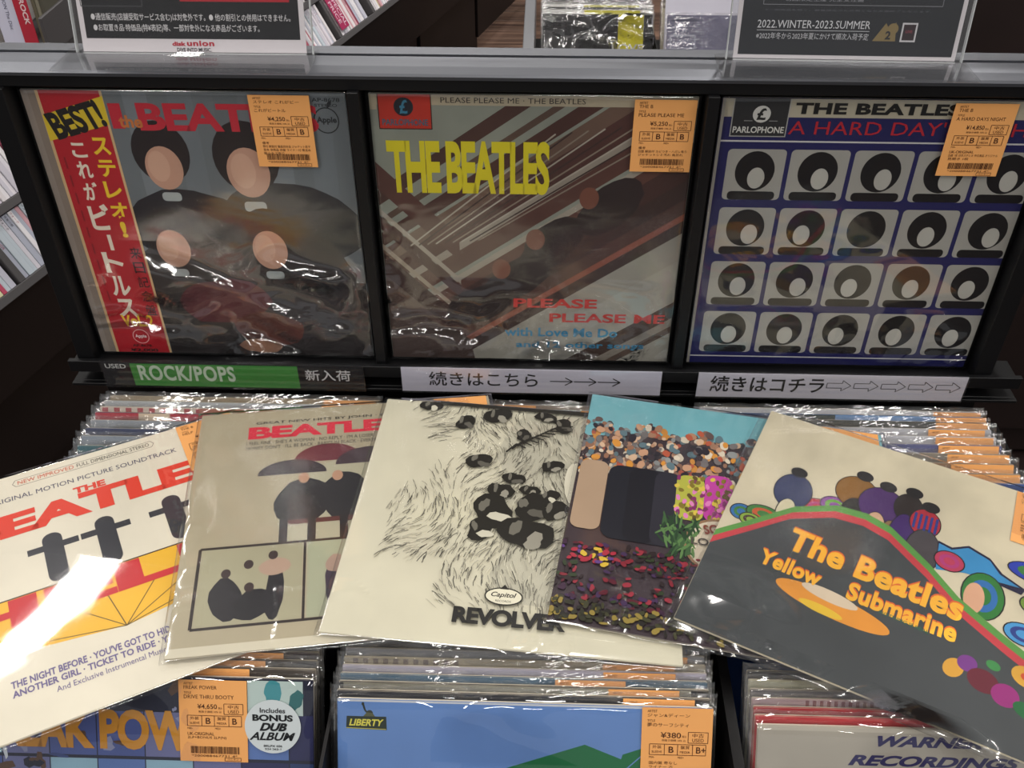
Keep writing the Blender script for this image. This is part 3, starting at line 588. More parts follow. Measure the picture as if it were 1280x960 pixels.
record(upright(0.1725, 0.884, 0.8085), 'dark blue record sleeve with rows of grey tiles, rightmost on the display ledge', 'records on the display ledge', '1c1d55', face_tiles,
       lambda r: sticker(r, 21.7, 31.4, 'A HARD DAYS NIGHT', 'THE B', '¥14,850', 'B', 'B', ['UK-ORIGINAL', '白盤 1枚 日本ステレオ 中古美品 オリジナル', '見開き 1枚'], rs, z=0.0052), dC)

# ---------------------------------------------------------------- five records laid in a fan over the bins
def lying(xc, yc, deg, z=0.7915, sl=0.027):
    a = R(deg); ex = Vector((math.cos(a), math.sin(a), -sl * math.cos(a))).normalized(); ey = Vector((-math.sin(a), math.cos(a), sl * math.sin(a))).normalized()
    ez = ex.cross(ey); o = Vector((xc, yc, z)) - ex * 0.1575 - ey * 0.1575
    return Matrix(((ex.x, ey.x, ez.x, o.x), (ex.y, ey.y, ez.y, o.y), (ex.z, ey.z, ez.z, o.z), (0, 0, 0, 1)))
G = 'records fanned out on top of the bins'
def lsl(seed, amp, mask, mt='film', n=70, sc=0.2, sm=0.0006, mar=0.4):
    return sleeve_mesh('plastic_sleeve', n, amp, mask, M[mt], seed=seed, sc=sc, z=0.0006, Tk=0.0022, mar=mar, smooth_amp=sm)
record(lying(-0.3955, 0.5906, 29.45, 0.7905), 'white record sleeve with big red lettering, leftmost of the fanned records', G, 'ded7c4', face_letters,
       lambda r: sticker(r, 25.3, 31.4, 'HELP', 'THE B', '¥3,250', 'B', 'B', ['US盤', 'CAPITOL', '見開き'], rs, z=0.0009), lsl(2.2, 0.0, lambda x, y: 0, sm=0.0003), Tk=0.0022)
record(lying(-0.1815, 0.661, 9.70, 0.791), 'tan record sleeve with pink-red lettering and black-framed panels, second in the fan from the left', G, 'aea48a', face_tan,
       lambda r: sticker(r, 25.3, 31.4, 'BEATLES 65', 'THE B', '¥3,850', 'B', 'B', ['US盤'], rs, z=0.0009), lsl(4.4, 0.0010, lambda x, y: max(0, 0.6 - min(abs(x - 0.5), 31.5 - y if y > 25 else 9) / 4, 0.35 - abs(y - 6) / 18 if x > 9 else 0), 'film_lay'), Tk=0.0022)
record(lying(-0.0168, 0.6578, -3.55, 0.7915), 'cream record sleeve covered with black pen strokes and blots, third of the fanned records', G, 'd9d4bd', face_strokes,
       lambda r: sticker(r, 24.2, 31.2, 'REVOLVER', 'THE B', '¥3,850', 'B', 'B', ['US盤'], rs, z=0.0009), lsl(7.9, 0.0012, lambda x, y: max(0, 0.7 - min(math.hypot(x, y - 2), math.hypot(x - 18, y - 2)) / 6), 'film_lay'), Tk=0.0022)
record(lying(0.1946, 0.659, -9.21, 0.792), 'record sleeve with teal top and jumble of coloured spots, fourth of the fanned records', G, '3a2c33', face_crowded,
       lambda r: sticker(r, 25.2, 31.4, 'SGT PEPPERS', 'THE B', '¥4,250', 'B', 'B', ['UK盤'], rs, z=0.0009), lsl(9.3, 0.0026, lambda x, y: max(0, min(1, (11 - y) / 5)) * max(0, min(1, (x - 3) / 4)), 'film_lay', 90, 0.16), Tk=0.0022)
record(lying(0.3346, 0.6056, -25.51, 0.7948), 'cream record sleeve with slate hill and orange-yellow lettering, rightmost of the fanned records', G, 'd5cbb0', face_hill,
       lambda r: sticker(r, 25.4, 31.3, 'YELLOW SUBMARINE', 'THE B', '¥4,250', 'B', 'B', ['帯付', '解説付 盤面', '見本'], rs, z=0.0009),
       lsl(5.7, 0.0022, lambda x, y: max(0, min(1, (9 - y) / 5)) * max(0, min(1, (12 - x) / 6)) + max(0, 1 - y / 1.6) * 0.8, 'film_lay', 90, 0.15, mar=0.9), Tk=0.0022, m=M['card_old'])

# ---------------------------------------------------------------- records leaning in the bins
LEAN = 32.0
def lean(x, y, top=0.7745, ang=LEAN, dx=0.0, yaw=0.0):
    """front top-left corner at (x, y, top); the sheet leans back by ang"""
    a = R(ang); up = Vector((0, math.sin(a), math.cos(a))); o = Vector((x, y, top)) - up * 0.315
    return T(*o) @ Matrix.Rotation(R(yaw), 4, 'Z') @ Matrix(((1, 0, 0, 0), (0, math.sin(a), -math.cos(a), 0), (0, math.cos(a), math.sin(a), 0), (0, 0, 0, 1)))
# a clear bag in a bin: closed at the foot, with a crumpled open flap standing 1 cm over the cover
def bag_mesh(seed, ex=0.5, top=0.9):
    nx, ny = 46, 16; v = []; f = []
    for j in range(ny + 1):
        t = j / ny; y = -0.3 + (S + 0.3 + top) * (1 - (1 - t) ** 2.2)
        for i in range(nx + 1):
            x = -ex + (S + 2 * ex) * i / nx
            k = max(0, (y - (S - 1.2)) / (1.2 + top)); e = min(x + ex, S + ex - x)
            h = 0.0006 + k * (0.0006 + 0.0016 * abs(noise.noise(Vector((x * 0.35, y * 0.5, seed)))) + 0.0011 * noise.noise(Vector((x * 1.1, y * 1.3, seed + 4))))
            if e < 0.5: h += 0.0013 * noise.noise(Vector((x * 0.8, y * 0.55, seed + 7)))
            if y > S: h -= 0.0012 * (y - S)
            v.append((x / 100, y / 100 + (0.0012 * noise.noise(Vector((x * 0.6, 0, seed))) if j == ny else 0), h))
    for j in range(ny):
        for i in range(nx): a = j * (nx + 1) + i; f.append((a, a + 1, a + nx + 2, a + nx + 1))
    # sides and back of the mouth
    for c in (0, nx):
        b0 = len(v)
        for j in range(ny + 1): x, y, h = v[j * (nx + 1) + c]; v.append((x, y, -0.0038))
        for j in range(ny): f.append((j * (nx + 1) + c, (j + 1) * (nx + 1) + c, b0 + j + 1, b0 + j))
    b0 = len(v)
    for i in range(nx + 1): x, y, h = v[ny * (nx + 1) + i]; v.append((x, y - 0.002, -0.0036 + 0.0006 * noise.noise(Vector((x * 90, 3, seed)))))
    for i in range(nx + 1): x, y, h = v[b0 + i]; v.append((x, 0.29, -0.0038))
    for i in range(nx): f.append((b0 + i, b0 + i + 1, b0 + nx + 2 + i, b0 + nx + 1 + i))
    me = poly_mesh('plastic_sleeve', v, f, M['film_edge']); at = me.attributes.new('crease', 'FLOAT', 'POINT'); at.data.foreach_set('value', [max(0.0, min(1.0, (c[1] * 100 - 29.8) / 1.2, 1.0)) for c in v]); me.polygons.foreach_set('use_smooth', [True] * len(me.polygons)); return me
bags = [bag_mesh(s * 3.1, 0.35 + 0.12 * (s % 3), 0.55 + 0.2 * (s % 2)) for s in range(4)]
def tab(parent, x, w_, z=0.0016, h=7.4):
    o = bpy.data.objects.new('price_sticker', cover_free(w_, h)); link(o, parent); o.matrix_local = T(x / 100, 0.3145, z)
    s = Sheet(-0.1, -h, w_ + 0.1, 0.1); s.text('ARTIST', 0.4, -0.4, 1.2, -0.2, '6a3a18'); s.text('TITLE', 0.4, -1.2, 1.1, -1.0, '6a3a18'); s.build('sticker_print', M['ink'], o, 0.0003)
cnt = [0]
def band_face(cols):
    """the top strip of the printed front, the only piece that shows: (x0, x1, y0, y1, colour)"""
    def fn(A, B):
        for c in cols:
            if c[0] == 'checks':
                for k in range(int((c[2] - c[1]) / c[3])):
                    A.rect(c[1] + k * c[3], 30.2, c[1] + (k + 0.5) * c[3], 31.4, c[4])
            elif c[0] == 'text': B.text(c[1], c[2], 30.5, c[3], 31.0, c[4], 0.01)
            else: A.rect(*c)
    return fn
def bin_rec(x, y, label, group, col, cols, stk=None, top=0.7745, Tk=0.0034, back='b9ae9a'):
    i = cnt[0]; cnt[0] += 1
    return record(lean(x, y, top), label, group, col, band_face(cols), (lambda r: tab(r, *stk)) if stk else None, bags[i % 4], back=back, Tk=Tk)
OR = ['first', 'second', 'third', 'fourth', 'fifth', 'sixth', 'seventh', 'eighth', 'ninth', 'tenth', 'eleventh']
ry = [0.850, 0.8395, 0.830, 0.8185, 0.806, 0.793, 0.779, 0.764, 0.749, 0.735]
# left bin, rear group
g = 'records at the back of the left bin'
spec = [('9d8b6c', [(0, 31.5, 30.9, 31.45, 'b8a684')], (25.0, 6.0), 'tan-edged'), ('a9adb0', [(0, 31.5, 30, 31.45, '8f989c')], (25.2, 6.0), 'silver-grey'),
        ('d9cbbb', [('checks', 0.3, 13, 1.35, 'b5283a'), (11.5, 26, 29.4, 31.45, 'b0654a')], (24.8, 6.1), 'red-and-white chequered'), ('35395c', [(0, 5.0, 29.2, 31.45, 'a82c3c'), (5.0, 8.6, 30.5, 31.45, 'c9b7a0'), (8.6, 10, 29.2, 31.45, 'a82c3c')], (25.6, 5.8), 'navy and red'),
        ('8d939b', [(15, 26, 29.4, 31.45, '8c8d80')], None, 'grey'), ('525a78', [(0, 31.5, 29.4, 30.4, '3a4260')], None, 'slate-blue'), ('8a94a0', [], None, 'pale blue-grey'), ('3f6a74', [(0, 31.5, 30.6, 31.45, '6a8f98')], None, 'dark teal'),
        ('7d8792', [], None, 'dull silver'), ('4a5468', [], None, 'dark grey-blue')]
for i, (col, cols, stk, nm) in enumerate(spec):
    bin_rec(-0.495 + (0, -0.001, -0.003, -0.004, -0.005, -0.006, -0.005, -0.004, -0.003, -0.002)[i] + 0.0015 * (i == 0), ry[i], f'{nm} record edge, {OR[i]} from the back in the left bin', g, col, cols, stk, top=0.7725 - 0.0008 * (i % 3) - 0.002 * (i == 0))
g = 'records at the back of the middle bin'
spec = [('8e9498', [(11, 22, 29.5, 31.45, '9a8878')], (9.5, 6.0), 'grey'), ('9fa4a8', [], (20.5, 6.5), 'light grey'), ('3a3c40', [], None, 'charcoal'), ('c0b9a6', [], (6, 6), 'cream'), ('54708c', [], None, 'steel-blue'),
        ('7b3a34', [], None, 'brick-red'), ('2f3440', [], None, 'blue-black'), ('a79b84', [], None, 'sand')]
for i, (col, cols, stk, nm) in enumerate(spec):
    bin_rec(-0.1535 + (0, 0.001, -0.002, 0, 0.001, -0.001, 0, 0.001)[i], ry[i] - 0.003, f'{nm} record edge, {OR[i]} from the back in the middle bin', g, col, cols, stk, top=0.771 if i == 0 else 0.7735)
g = 'records at the back of the right bin'
spec = [('cfd0d6', [(0, 31.5, 29, 31.45, 'd4d5dc'), ('text', 'ABBEY ROAD   THE BEATLES   ANNIVERSARY EDITION', 7.0, 24.0, '3a3a42')], (26.4, 5.3), 'thick white boxed'), ('3f6a9c', [(0, 8, 29, 31.45, '2a3f6c'), (8, 15, 29, 31.45, '2b3834'), (15, 26, 29, 31.45, '6d95c4'), ('text', 'Doo', 3.4, 5.0, 'd8d8e0')], (26.2, 5.6), 'blue'),
        ('4a4a44', [(14, 25, 29, 31.45, '3a3a34')], (25.8, 5.7), 'dark olive'), ('b9bac0', [], (24.5, 6.2), 'silver-white'), ('d3d4da', [(12, 20, 29, 31.45, 'c2c3ca')], (24.8, 6.3), 'white'), ('5a5f8c', [(0, 31.5, 30.6, 31.45, 'b9b9c2')], (24.6, 6.5), 'violet-blue'),
        ('8d8578', [], (25.0, 6.6), 'taupe'), ('9a7a5c', [], (24.8, 6.6), 'light brown'), ('a08a70', [], (25.0, 6.4), 'beige'), ('1f4f9c', [(0, 31.5, 29, 31.45, '2a64b8')], None, 'bright blue')]
for i, (col, cols, stk, nm) in enumerate(spec):
    bin_rec(0.1885 + 0.0012 * i, ry[i] - 0.002, f'{nm} record edge, {OR[i]} from the back in the right bin', g, col, cols, stk, top=0.772 if i < 1 else 0.7735, Tk=0.006 if i == 0 else 0.0034)
# front groups: only the edges show, then the front record of each bin
g = 'records behind the front record of the left bin'
for i, (y, col, nm, stk) in enumerate(((0.513, '2b2528', 'black-brown', None), (0.504, '3a2f30', 'maroon-black', (22.4, 6.0)), (0.4955, '2a2628', 'black', (21.0, 6.0)), (0.487, '4a4038', 'dark umber', (19.8, 6.0)))):
    bin_rec(-0.500, y, f'{nm} record edge, {OR[3 - i]} behind the blue collage record in the left bin', g, col, [], stk)
g = 'records behind the front record of the middle bin'
for i, (y, col, cols, nm, stk) in enumerate(((0.519, '3c3c40', [], 'charcoal', None), (0.510, '8b8c90', [], 'mid grey', (24, 6.0)), (0.501, 'a09680', [('checks', 0.8, 10.5, 0.88, '6b5c58')], 'brown chequered', (22.6, 6.2)), (0.493, 'b4b0c0', [], 'lilac-grey', (22.6, 6.2)), (0.4845, '2a6484', [], 'deep teal', (18.5, 6.0)),
                                                (0.4765, '24262a', [(0.4, 3.8, 30, 31.4, '8a887a'), (7.4, 10.6, 30, 31.4, '9a988a')], 'black and cream', (23, 6.0)), (0.468, '2a2c36', [(0, 31.4, 30.9, 31.4, '3a3c44')], 'blue-black', (24.2, 6.0)))):
    bin_rec(-0.1625 - 0.0004 * (i > 3), y, f'{nm} record edge, {OR[6 - i]} behind the light blue record in the middle bin', g, col, cols, stk)
g = 'records behind the front record of the right bin'
for i, (y, col, cols, nm) in enumerate(((0.497, '4a4a4c', [], 'dark grey'), (0.488, 'b5b39a', [], 'pale green-grey'), (0.479, '6c6a6c', [], 'smoky grey'), (0.4705, 'b89aa0', [('checks', 4.5, 21, 0.6, '7a2c3a')], 'pink chequered'), (0.4625, 'b02a34', [(0, 31.4, 30.9, 31.4, 'c2343c')], 'bright red'), (0.4545, 'c23a40', [], 'scarlet'))):
    bin_rec(0.1875, y, f'{nm} record edge, {OR[5 - i]} behind the pale grey record in the right bin', g, col, cols)

def face_collage(A, B):
    A.rect(0, 0, S, S, '1d2036'); rr = random.Random(9)
    for i in range(8):
        for j in range(3):
            A.rect(i * 4.2, 25.3 - j * 4.4 - 1.2, i * 4.2 + 4.1, 28.6 - j * 4.4 - 0.4, rr.choice(('5a78b4', '2a2c58', '6b6f9c', '7a4a2c', '22243c', '4a5a98', '2c3f6e', '8fb4c8')))
    for i in range(60): A.blob(rr.uniform(0, 31), rr.uniform(17, 31), rr.uniform(0.2, 0.8), rr.uniform(0.2, 0.7), rr.choice(('c9d0d8', '3a4a80', '8a8fb0', '1a1c30', '5a4030')), rr, 9, 0.4)
    A.rect(25.8, 28.2, 30.6, 31.3, 'b9cbc6'); A.blob(28.0, 30.2, 0.9, 1.1, '3f8f98', rr, 14, 0.2); A.blob(30.0, 29.6, 0.6, 0.9, '2c6a6c', rr, 14, 0.2)
    B.text('FREAK POWER', 2.6, 24.7, 24.5, 28.4, 'c78a28', 0.045, spacing=0.95)
def bonus(r):
    sticker(r, 19.9, 31.3, 'DRIVE THRU BOOTY', 'FREAK POWER', '¥4,650', 'B', 'B', ['UK-ORIGINAL', '2LP+BONUS 2LP(N)'], rs, z=0.0018)
    me = bpy.data.meshes.new('round_sticker'); bm = bmesh.new(); bmesh.ops.create_cone(bm, cap_ends=True, segments=40, radius1=0.0243, radius2=0.0243, depth=0.0002); bm.to_mesh(me); bm.free()
    ca = me.color_attributes.new('Col', 'FLOAT_COLOR', 'CORNER'); ca.data.foreach_set('color', [*hx('c3cbcd'), 1] * len(me.loops)); me.materials.append(M['paper'])
    o = bpy.data.objects.new('round_sticker', me); link(o, r); o.matrix_local = T(0.2800, 0.2725, 0.0020)
    s = Sheet(-2.4, -2.4, 2.4, 2.4); k = '1a1c1e'
    s.text('Includes', -1.1, 1.25, 1.1, 1.7, k, 0.02); s.text('BONUS', -1.75, 0.5, 1.75, 1.1, k, 0.045); s.text('DUB', -1.15, -0.4, 1.25, 0.35, k, 0.05, shear=0.35); s.text('ALBUM', -2.05, -1.25, 1.95, -0.5, k, 0.03, shear=0.35)
    s.text('BRLPX 606', -0.8, -1.85, 0.8, -1.65, k, 0.02); s.text('524 262-1', -0.7, -2.12, 0.7, -1.95, k, 0.02); s.build('lettering', M['ink'], o, 0.0003)
flat_bag = sleeve_mesh('plastic_sleeve', 40, 0.0008, lambda x, y: max(0, (y - 26) / 5), M['film'], seed=1.0, z=0.0012, mar=0.3, Tk=0.004, smooth_amp=0.0006)
record(lean(-0.500, 0.477), 'blue photo-collage record with gold lettering and round white sticker at front of left bin', 'front records of the bins', '1d2036', face_collage, bonus, flat_bag, Tk=0.0036)
def face_blue(A, B):
    A.rect(0, 0, S, S, '6489c4'); A.rect(0, 31.3, S, S, 'c8cbd0')
    A.poly([(14.0, 25.6), (20.9, 28.0), (27.5, 25.4), (30, 21), (28, 16), (20, 13), (12, 17), (11.5, 22)], '0f6a3c')
    A.poly([(15.8, 23), (16.5, 25.8), (17.3, 23)], '6489c4'); A.poly([(19.9, 23), (20.7, 26.0), (20.9, 23)], '6489c4')
    A.poly([(23.6, 25.4), (24.1, 27.2), (26, 27.9), (31, 29.4), (31.4, 27.8), (28, 25.8)], '0f6a3c'); A.line([(23.9, 25.4), (26.8, 28.2)], 0.1, '6489c4'); A.rect(30.9, 27.6, 31.45, 30.0, '3c9a50')
    A.poly([(0.75, 28.9), (4.2, 28.8), (4.15, 30.0), (0.8, 30.0)], '1d2a1c'); A.line([(0.75, 28.95), (4.15, 28.87)], 0.07, 'b8b048')
    A.line([(2.2, 31.05), (2.35, 30.55), (2.65, 30.2)], 0.16, '2a3024'); A.ell(2.18, 31.1, 0.12, 0.16, '2a3024', n=10); A.ell(2.75, 30.3, 0.28, 0.26, '2a3024', n=14); A.poly([(2.2, 30.0), (2.5, 30.35), (3.0, 30.3), (3.2, 30.0)], '55583a')
    B.text('LIBERTY', 1.0, 29.15, 3.95, 29.75, 'd8d050', 0.03, shear=0.25)
record(lean(-0.1615, 0.4595), 'light blue record with green angular shape and small emblem at front of middle bin', 'front records of the bins', '6489c4', face_blue,
       lambda r: sticker(r, 25.6, 31.55, '夢のサーフシティ', 'ジャン&ディーン', '¥380', 'B', 'B+', ['国内盤 帯なし', 'ライナー 古'], rs, z=0.0018), flat_bag, Tk=0.004)
def face_pale(A, B):
    A.rect(0, 0, S, S, 'aca69a'); A.rect(0, 31.1, S, S, 'bdb7aa')
    B.text('WARNER', 9.8, 29.9, 18.4, 31.0 - 0.15, '2a2658', 0.045, shear=0.35); B.text('RECORDINGS', 7.5, 28.2, 21.6, 29.15, '2a2658', 0.045, shear=0.35)
record(lean(0.1885, 0.4455), 'pale grey record with navy slanted lettering at front of right bin', 'front records of the bins', 'aca69a', face_pale, None, flat_bag, Tk=0.004)

# ---------------------------------------------------------------- sign holders under the ledge
def holder(x0, x1, label, card, draw):
    y, z0, z1 = 0.857, 0.7787, 0.8155
    o = empty('sign_holder', T(x0, y, z0), label, 'sign'); o['group'] = 'sign holders under the display ledge'; wdt = x1 - x0; h = z1 - z0
    boxo('acrylic_pocket', [(0, -0.0015, 0, wdt, -0.0007, h)], M['acrylic'], o); boxo('acrylic_back', [(0, 0.0012, 0, wdt, 0.002, h), (0, -0.0007, 0, wdt, 0.0012, 0.0008)], M['acrylic'], o)
    s = Sheet(0, 0, wdt * 100, h * 100); draw(s, wdt * 100, h * 100)
    k = bpy.data.objects.new('card', None)
    c = box_mesh('card', [(0.0008, 0.0002, 0.0015, wdt - 0.0008, 0.0008, h - 0.0008)], M['ink']); ca = c.color_attributes.new('Col', 'FLOAT_COLOR', 'CORNER'); ca.data.foreach_set('color', [*hx(card), 1] * len(c.loops))
    k = bpy.data.objects.new('card', c); link(k, o)
    q = s.build('lettering', M['ink'], k, 0.0); q.matrix_local = T(0, 0.0001, 0) @ Matrix.Rotation(R(90), 4, 'X')
    return o
def d1(s, W, H):
    s.rect(3.4, 0.2, 22.6, H - 0.25, '3f8a3c'); s.text('USED', 0.5, H - 1.0, 2.9, H - 0.35, 'c9cbc9', 0.015); s.text('ROCK/POPS', 4.2, 1.0, 15.3, H - 0.45, 'c3d3c0', 0.03, spacing=1.1)
    s.text('新入荷', 23.4, 1.4, 28.6, H - 0.7, 'd3d3d3', 0.008)
holder(-0.4965, -0.1945, 'green and black plastic sign in acrylic pocket below the leftmost displayed record', '1c1c20', d1)
def d2(s, W, H):
    s.text('続きはこちら', 3.2, 1.0, 15.6, H - 0.6, '1a1a1e', 0.012)
    for i in range(3): x = 17.0 + 2.7 * i; s.line([(x, 1.95), (x + 2.5, 1.95)], 0.14, '1a1a1e'); s.line([(x + 1.7, 2.5), (x + 2.55, 1.95), (x + 1.7, 1.4)], 0.14, '1a1a1e')
holder(-0.153, 0.1435, 'white paper sign with thin black arrows below the middle displayed record', 'c6c4d2', d2)
def d3(s, W, H):
    s.text('続きはコチラ', 1.5, 0.9, 14.3, H - 0.45, '18181a', 0.018)
    for i in range(5):
        x = 14.6 + 3.05 * i; s.line([(x, 1.75), (x, 2.45), (x + 1.7, 2.45), (x + 1.7, 2.85), (x + 2.7, 2.1), (x + 1.7, 1.35), (x + 1.7, 1.75), (x, 1.75)], 0.09, '2a2a2e')
holder(0.183, 0.4845, 'white paper sign with five outlined arrows below the rightmost displayed record', 'c6c4cf', d3)

# ---------------------------------------------------------------- acrylic poster stands on the rail
def stand(x0, wdt, y, lean_, yaw, label, draw, edge, tall=0.297):
    o = empty('poster_stand', T(x0, y, 1.1520) @ Matrix.Rotation(R(yaw), 4, 'Z'), label, 'sign'); a = R(lean_)
    P = Matrix(((1, 0, 0, 0), (0, math.sin(a), -math.cos(a), 0), (0, math.cos(a), math.sin(a), 0.0012), (0, 0, 0, 1)))
    boxo('acrylic_front', [(-0.006, 0, 0.0012, wdt + 0.006, tall, 0.0026)], M['acrylic'], o, 0, P)
    boxo('acrylic_back', [(-0.006, 0, -0.0026, wdt + 0.006, tall, -0.0012)], M['acrylic'], o, 0, P)
    boxo('edge_strip', [(-0.0066, 0, -0.0026, -0.0058, tall, 0.0026), (wdt + 0.0058, 0, -0.0026, wdt + 0.0066, tall, 0.0026), (0, -0.0006, 0.0012, wdt, 0.0004, 0.0026)], M['acrylic_edge'], o, 0, P)
    boxo('acrylic_foot', [(-0.016, -0.046, 0, wdt + 0.010, 0.010, 0.0022)], M['acrylic'], o, 0.0005)
    c = box_mesh('poster', [(0, 0.001, -0.0005, wdt, tall - 0.001, 0.0005)], M['ink']); ca = c.color_attributes.new('Col', 'FLOAT_COLOR', 'CORNER'); ca.data.foreach_set('color', [*hx('dcd6da'), 1] * len(c.loops))
    k = bpy.data.objects.new('poster', c); link(k, o); k.matrix_local = P
    s = Sheet(0, 0, wdt * 100, tall * 100); draw(s, wdt * 100, tall * 100); s.build('lettering', M['ink'], k, 0.0007)
    return o
def p1(s, W, H):
    s.rect(0.5, 1.3, W - 0.5, H - 0.6, '17171b'); s.rect(9.8, 4.6, W - 1.3, 7.5, 'b01f2c'); s.frame(0.4, 4.15, 6.2, 9, 0.07, '4a4a4e')
    s.text('●通信販売(店舗受取サービス含む)は対象外です。● 他の割引との併用はできません。', 1.2, 2.8, W - 1.3, 3.55, 'd6d4d6', 0.006)
    s.text('●お取置き品·特価品(特¥表記)等、一部対象外になる商品がございます。', 1.3, 1.85, W - 4.3, 2.6, 'd6d4d6', 0.006)
    s.text('disk', 8.6, 0.66, 9.9, 1.05, 'b8243a', 0.04); s.text('union', 10.0, 0.66, 12.6, 1.15, 'b8243a', 0.035, spacing=1.1); s.text('DIVE INTO MUSIC.', 9.0, 0.16, 12.3, 0.5, '2a2a30', 0.02)
stand(-0.436, 0.2135, 0.906, 16, 0.3, 'black poster with white margin in clear acrylic stand, left on the metal rail', p1, '17171b')
def p2(s, W, H):
    s.rect(0.4, 0.45, W - 0.4, H - 0.4, '15151b'); s.line([(2.2, 12), (2.2, 4.9), (W - 2.2, 4.9), (W - 2.2, 12)], 0.05, '8a8a90')
    for i, (a, b) in enumerate(((2.1, 7.2), (3.4, 9.0))): s.text('初回限定生産·完全受注盤', a + 2, 5.2 + i * 0.8, b + 4, 5.6 + i * 0.8, '9a9aa0')
    s.text('※一部商品を除く。数量限定のため無くなり次第終了となります。', 2.4, 4.35, 17.5, 4.52, '5a5a62')
    s.text('2022.WINTER-2023.SUMMER', 1.9, 2.85, 12.2, 3.55, 'dcdce0', 0.0); s.rect(1.9, 2.62, 12.2, 2.67, 'c8c8cc')
    s.text('※2022年冬から2023年夏にかけて順次入荷予定', 1.9, 1.85, 12.2, 2.45, 'd0d0d4')
    s.poly([(12.6, 1.8), (13.6, 3.4), (14.0, 2.8), (14.5, 3.5), (14.7, 1.8)], '8a7648'); s.ell(14.3, 2.9, 0.5, 0.5, '8a7648', n=16); s.text('2', 13.7, 1.95, 14.2, 2.7, '15151b', 0.04)
    s.rect(15.1, 1.75, 16.5, 3.45, 'd6d4d8'); s.rect(15.25, 1.9, 16.35, 3.3, '2a0f16'); s.text('LIVE', 15.5, 2.55, 16.1, 2.8, '8a3040', 0.03)
stand(0.180, 0.2055, 0.908, 8, -0.8, 'black poster with thin white border in clear acrylic stand, right on the metal rail', p2, '15151b')

# ================================================================ behind the rack
# slanting CD rack running away to the left
A0 = Vector((-0.960, 1.387, 0.50)); av = Vector((0.291, 0.957, 0)).normalized(); ph = R(60)
bv = Vector((-av.y * math.cos(ph), av.x * math.cos(ph), math.sin(ph))); nv = av.cross(bv)
MB = Matrix(((av.x, bv.x, nv.x, A0.x), (av.y, bv.y, nv.y, A0.y), (av.z, bv.z, nv.z, A0.z), (0, 0, 0, 1)))
cdr = empty('cd_rack', T(-1.1, 1.9, 0), 'long dark rack of small CD compartments slanting behind the record rack on the left', 'rack')
ci = cdr.matrix_world.inverted()
def cb(name, boxes, m, bev=0.001): return boxo(name, boxes, m, cdr, bev, ci @ MB)
A_LO, A_HI = -0.24, 2.7; NR = 6; PB = 0.128; PA = 0.218
cb('back_panel', [(A_LO, 0, -0.15, A_HI, PB * NR, -0.14)], M['black2'])
for j in range(NR + 1): cb('shelf', [(A_LO, PB * j - 0.004, -0.14, A_HI, PB * j + 0.012, 0.0)], M['graymetal'])
for i in range(-1, 13):
    for j in range(NR):
        cb('divider', [(0.080 + PA * i, PB * j + 0.012, -0.14, 0.095 + PA * i, PB * (j + 1) - 0.004, -0.002)], M['graymetal'])
# plinth: vertical face on the floor line with two recessed drawer fronts lines
pl = Matrix(((av.x, -av.y, 0, A0.x - 0.09), (av.y, av.x, 0, A0.y + 0.02), (0, 0, 1, 0), (0, 0, 0, 1)))
boxo('plinth', [(A_LO, 0.0, 0.0, A_HI, 0.6, 0.36)], M['brown2'], cdr, 0.002, ci @ pl)
boxo('fascia', [(A_LO, -0.085, 0.33, A_HI, -0.075, 0.498)], M['brown2'], cdr, 0.002, ci @ pl)
for i in range(6): boxo('drawer_front', [(A_LO + 0.02 + 0.58 * i, -0.012, 0.06, A_LO + 0.57 + 0.58 * i, 0.0, 0.345)], M['brown2'], cdr, 0.002, ci @ pl)
cols = ['e3dfe6', 'd9d6e0', 'efeaf0', 'c9c9d6', 'e8e2e4', 'd8a8b0', 'c0506a', 'dcd8b0', 'f2eef2', 'b8bccb', 'c9d3dc', 'e6dfe8', 'd2ced8', '8a3a50', 'f0ecee', 'ddd9e2']
cdm = {}
rc = random.Random(3)
def cd_mesh(col, th, variant):
    k = (col, th, variant)
    if k not in cdm:
        me = box_mesh('cd_case', [(-th / 2, 0, -0.12, th / 2, 0.110, 0)], M['paper'], 0.0006)
        ca = me.color_attributes.new('Col', 'FLOAT_COLOR', 'CORNER'); ca.data.foreach_set('color', [*hx(col), 1] * len(me.loops)); cdm[k] = me
    return cdm[k]
spm = {}
words = ['フォーク', 'BEST HITS', 'アメリカン', 'Live at Home', 'LOVE SONGS', '青春の歌', 'ベスト', 'SOUL MUSIC', 'コレクション']
def spine_print(wd, col):
    k = (wd, col)
    if k not in spm:
        s = Sheet(-0.6, 0, 0.6, 12); s.text(wd, -3.2, -0.22, 3.2, 0.22, col, 0.01) if False else None
        vs, fs, a, b, c, d = glyphs(wd, 0.0, 0.0, 1.0)
        L = min(7.5, 0.55 * (c - a) / max(0.1, d - b)); n = len(s.v)
        for x, y in vs:
            X = (x - a) / (c - a) * L; Y = (y - b) / (d - b) * 0.5 - 0.25; s.v.append((Y, 10.8 - X, 0))
        for f_ in fs: s.f.append(tuple(n + q for q in f_)); s.c.append(hx(col))
        o = s.build('spine_lettering', M['ink'], None); spm[k] = o.data; bpy.data.objects.remove(o)
    return spm[k]
ROWN = ['bottom row', 'second row', 'third row', 'fourth row', 'fifth row', 'top row']
def cdcase(mw, col, th, label, group, wd=None):
    o = bpy.data.objects.new('cd_case', cd_mesh(col, th, 0)); COL.objects.link(o); o.matrix_world = mw
    o['label'] = label; o['category'] = 'cd'; o['group'] = group
    if wd:
        q = bpy.data.objects.new('spine_lettering', spine_print(*wd)); link(q, o); q.matrix_local = T(0, 0, 0.0005)
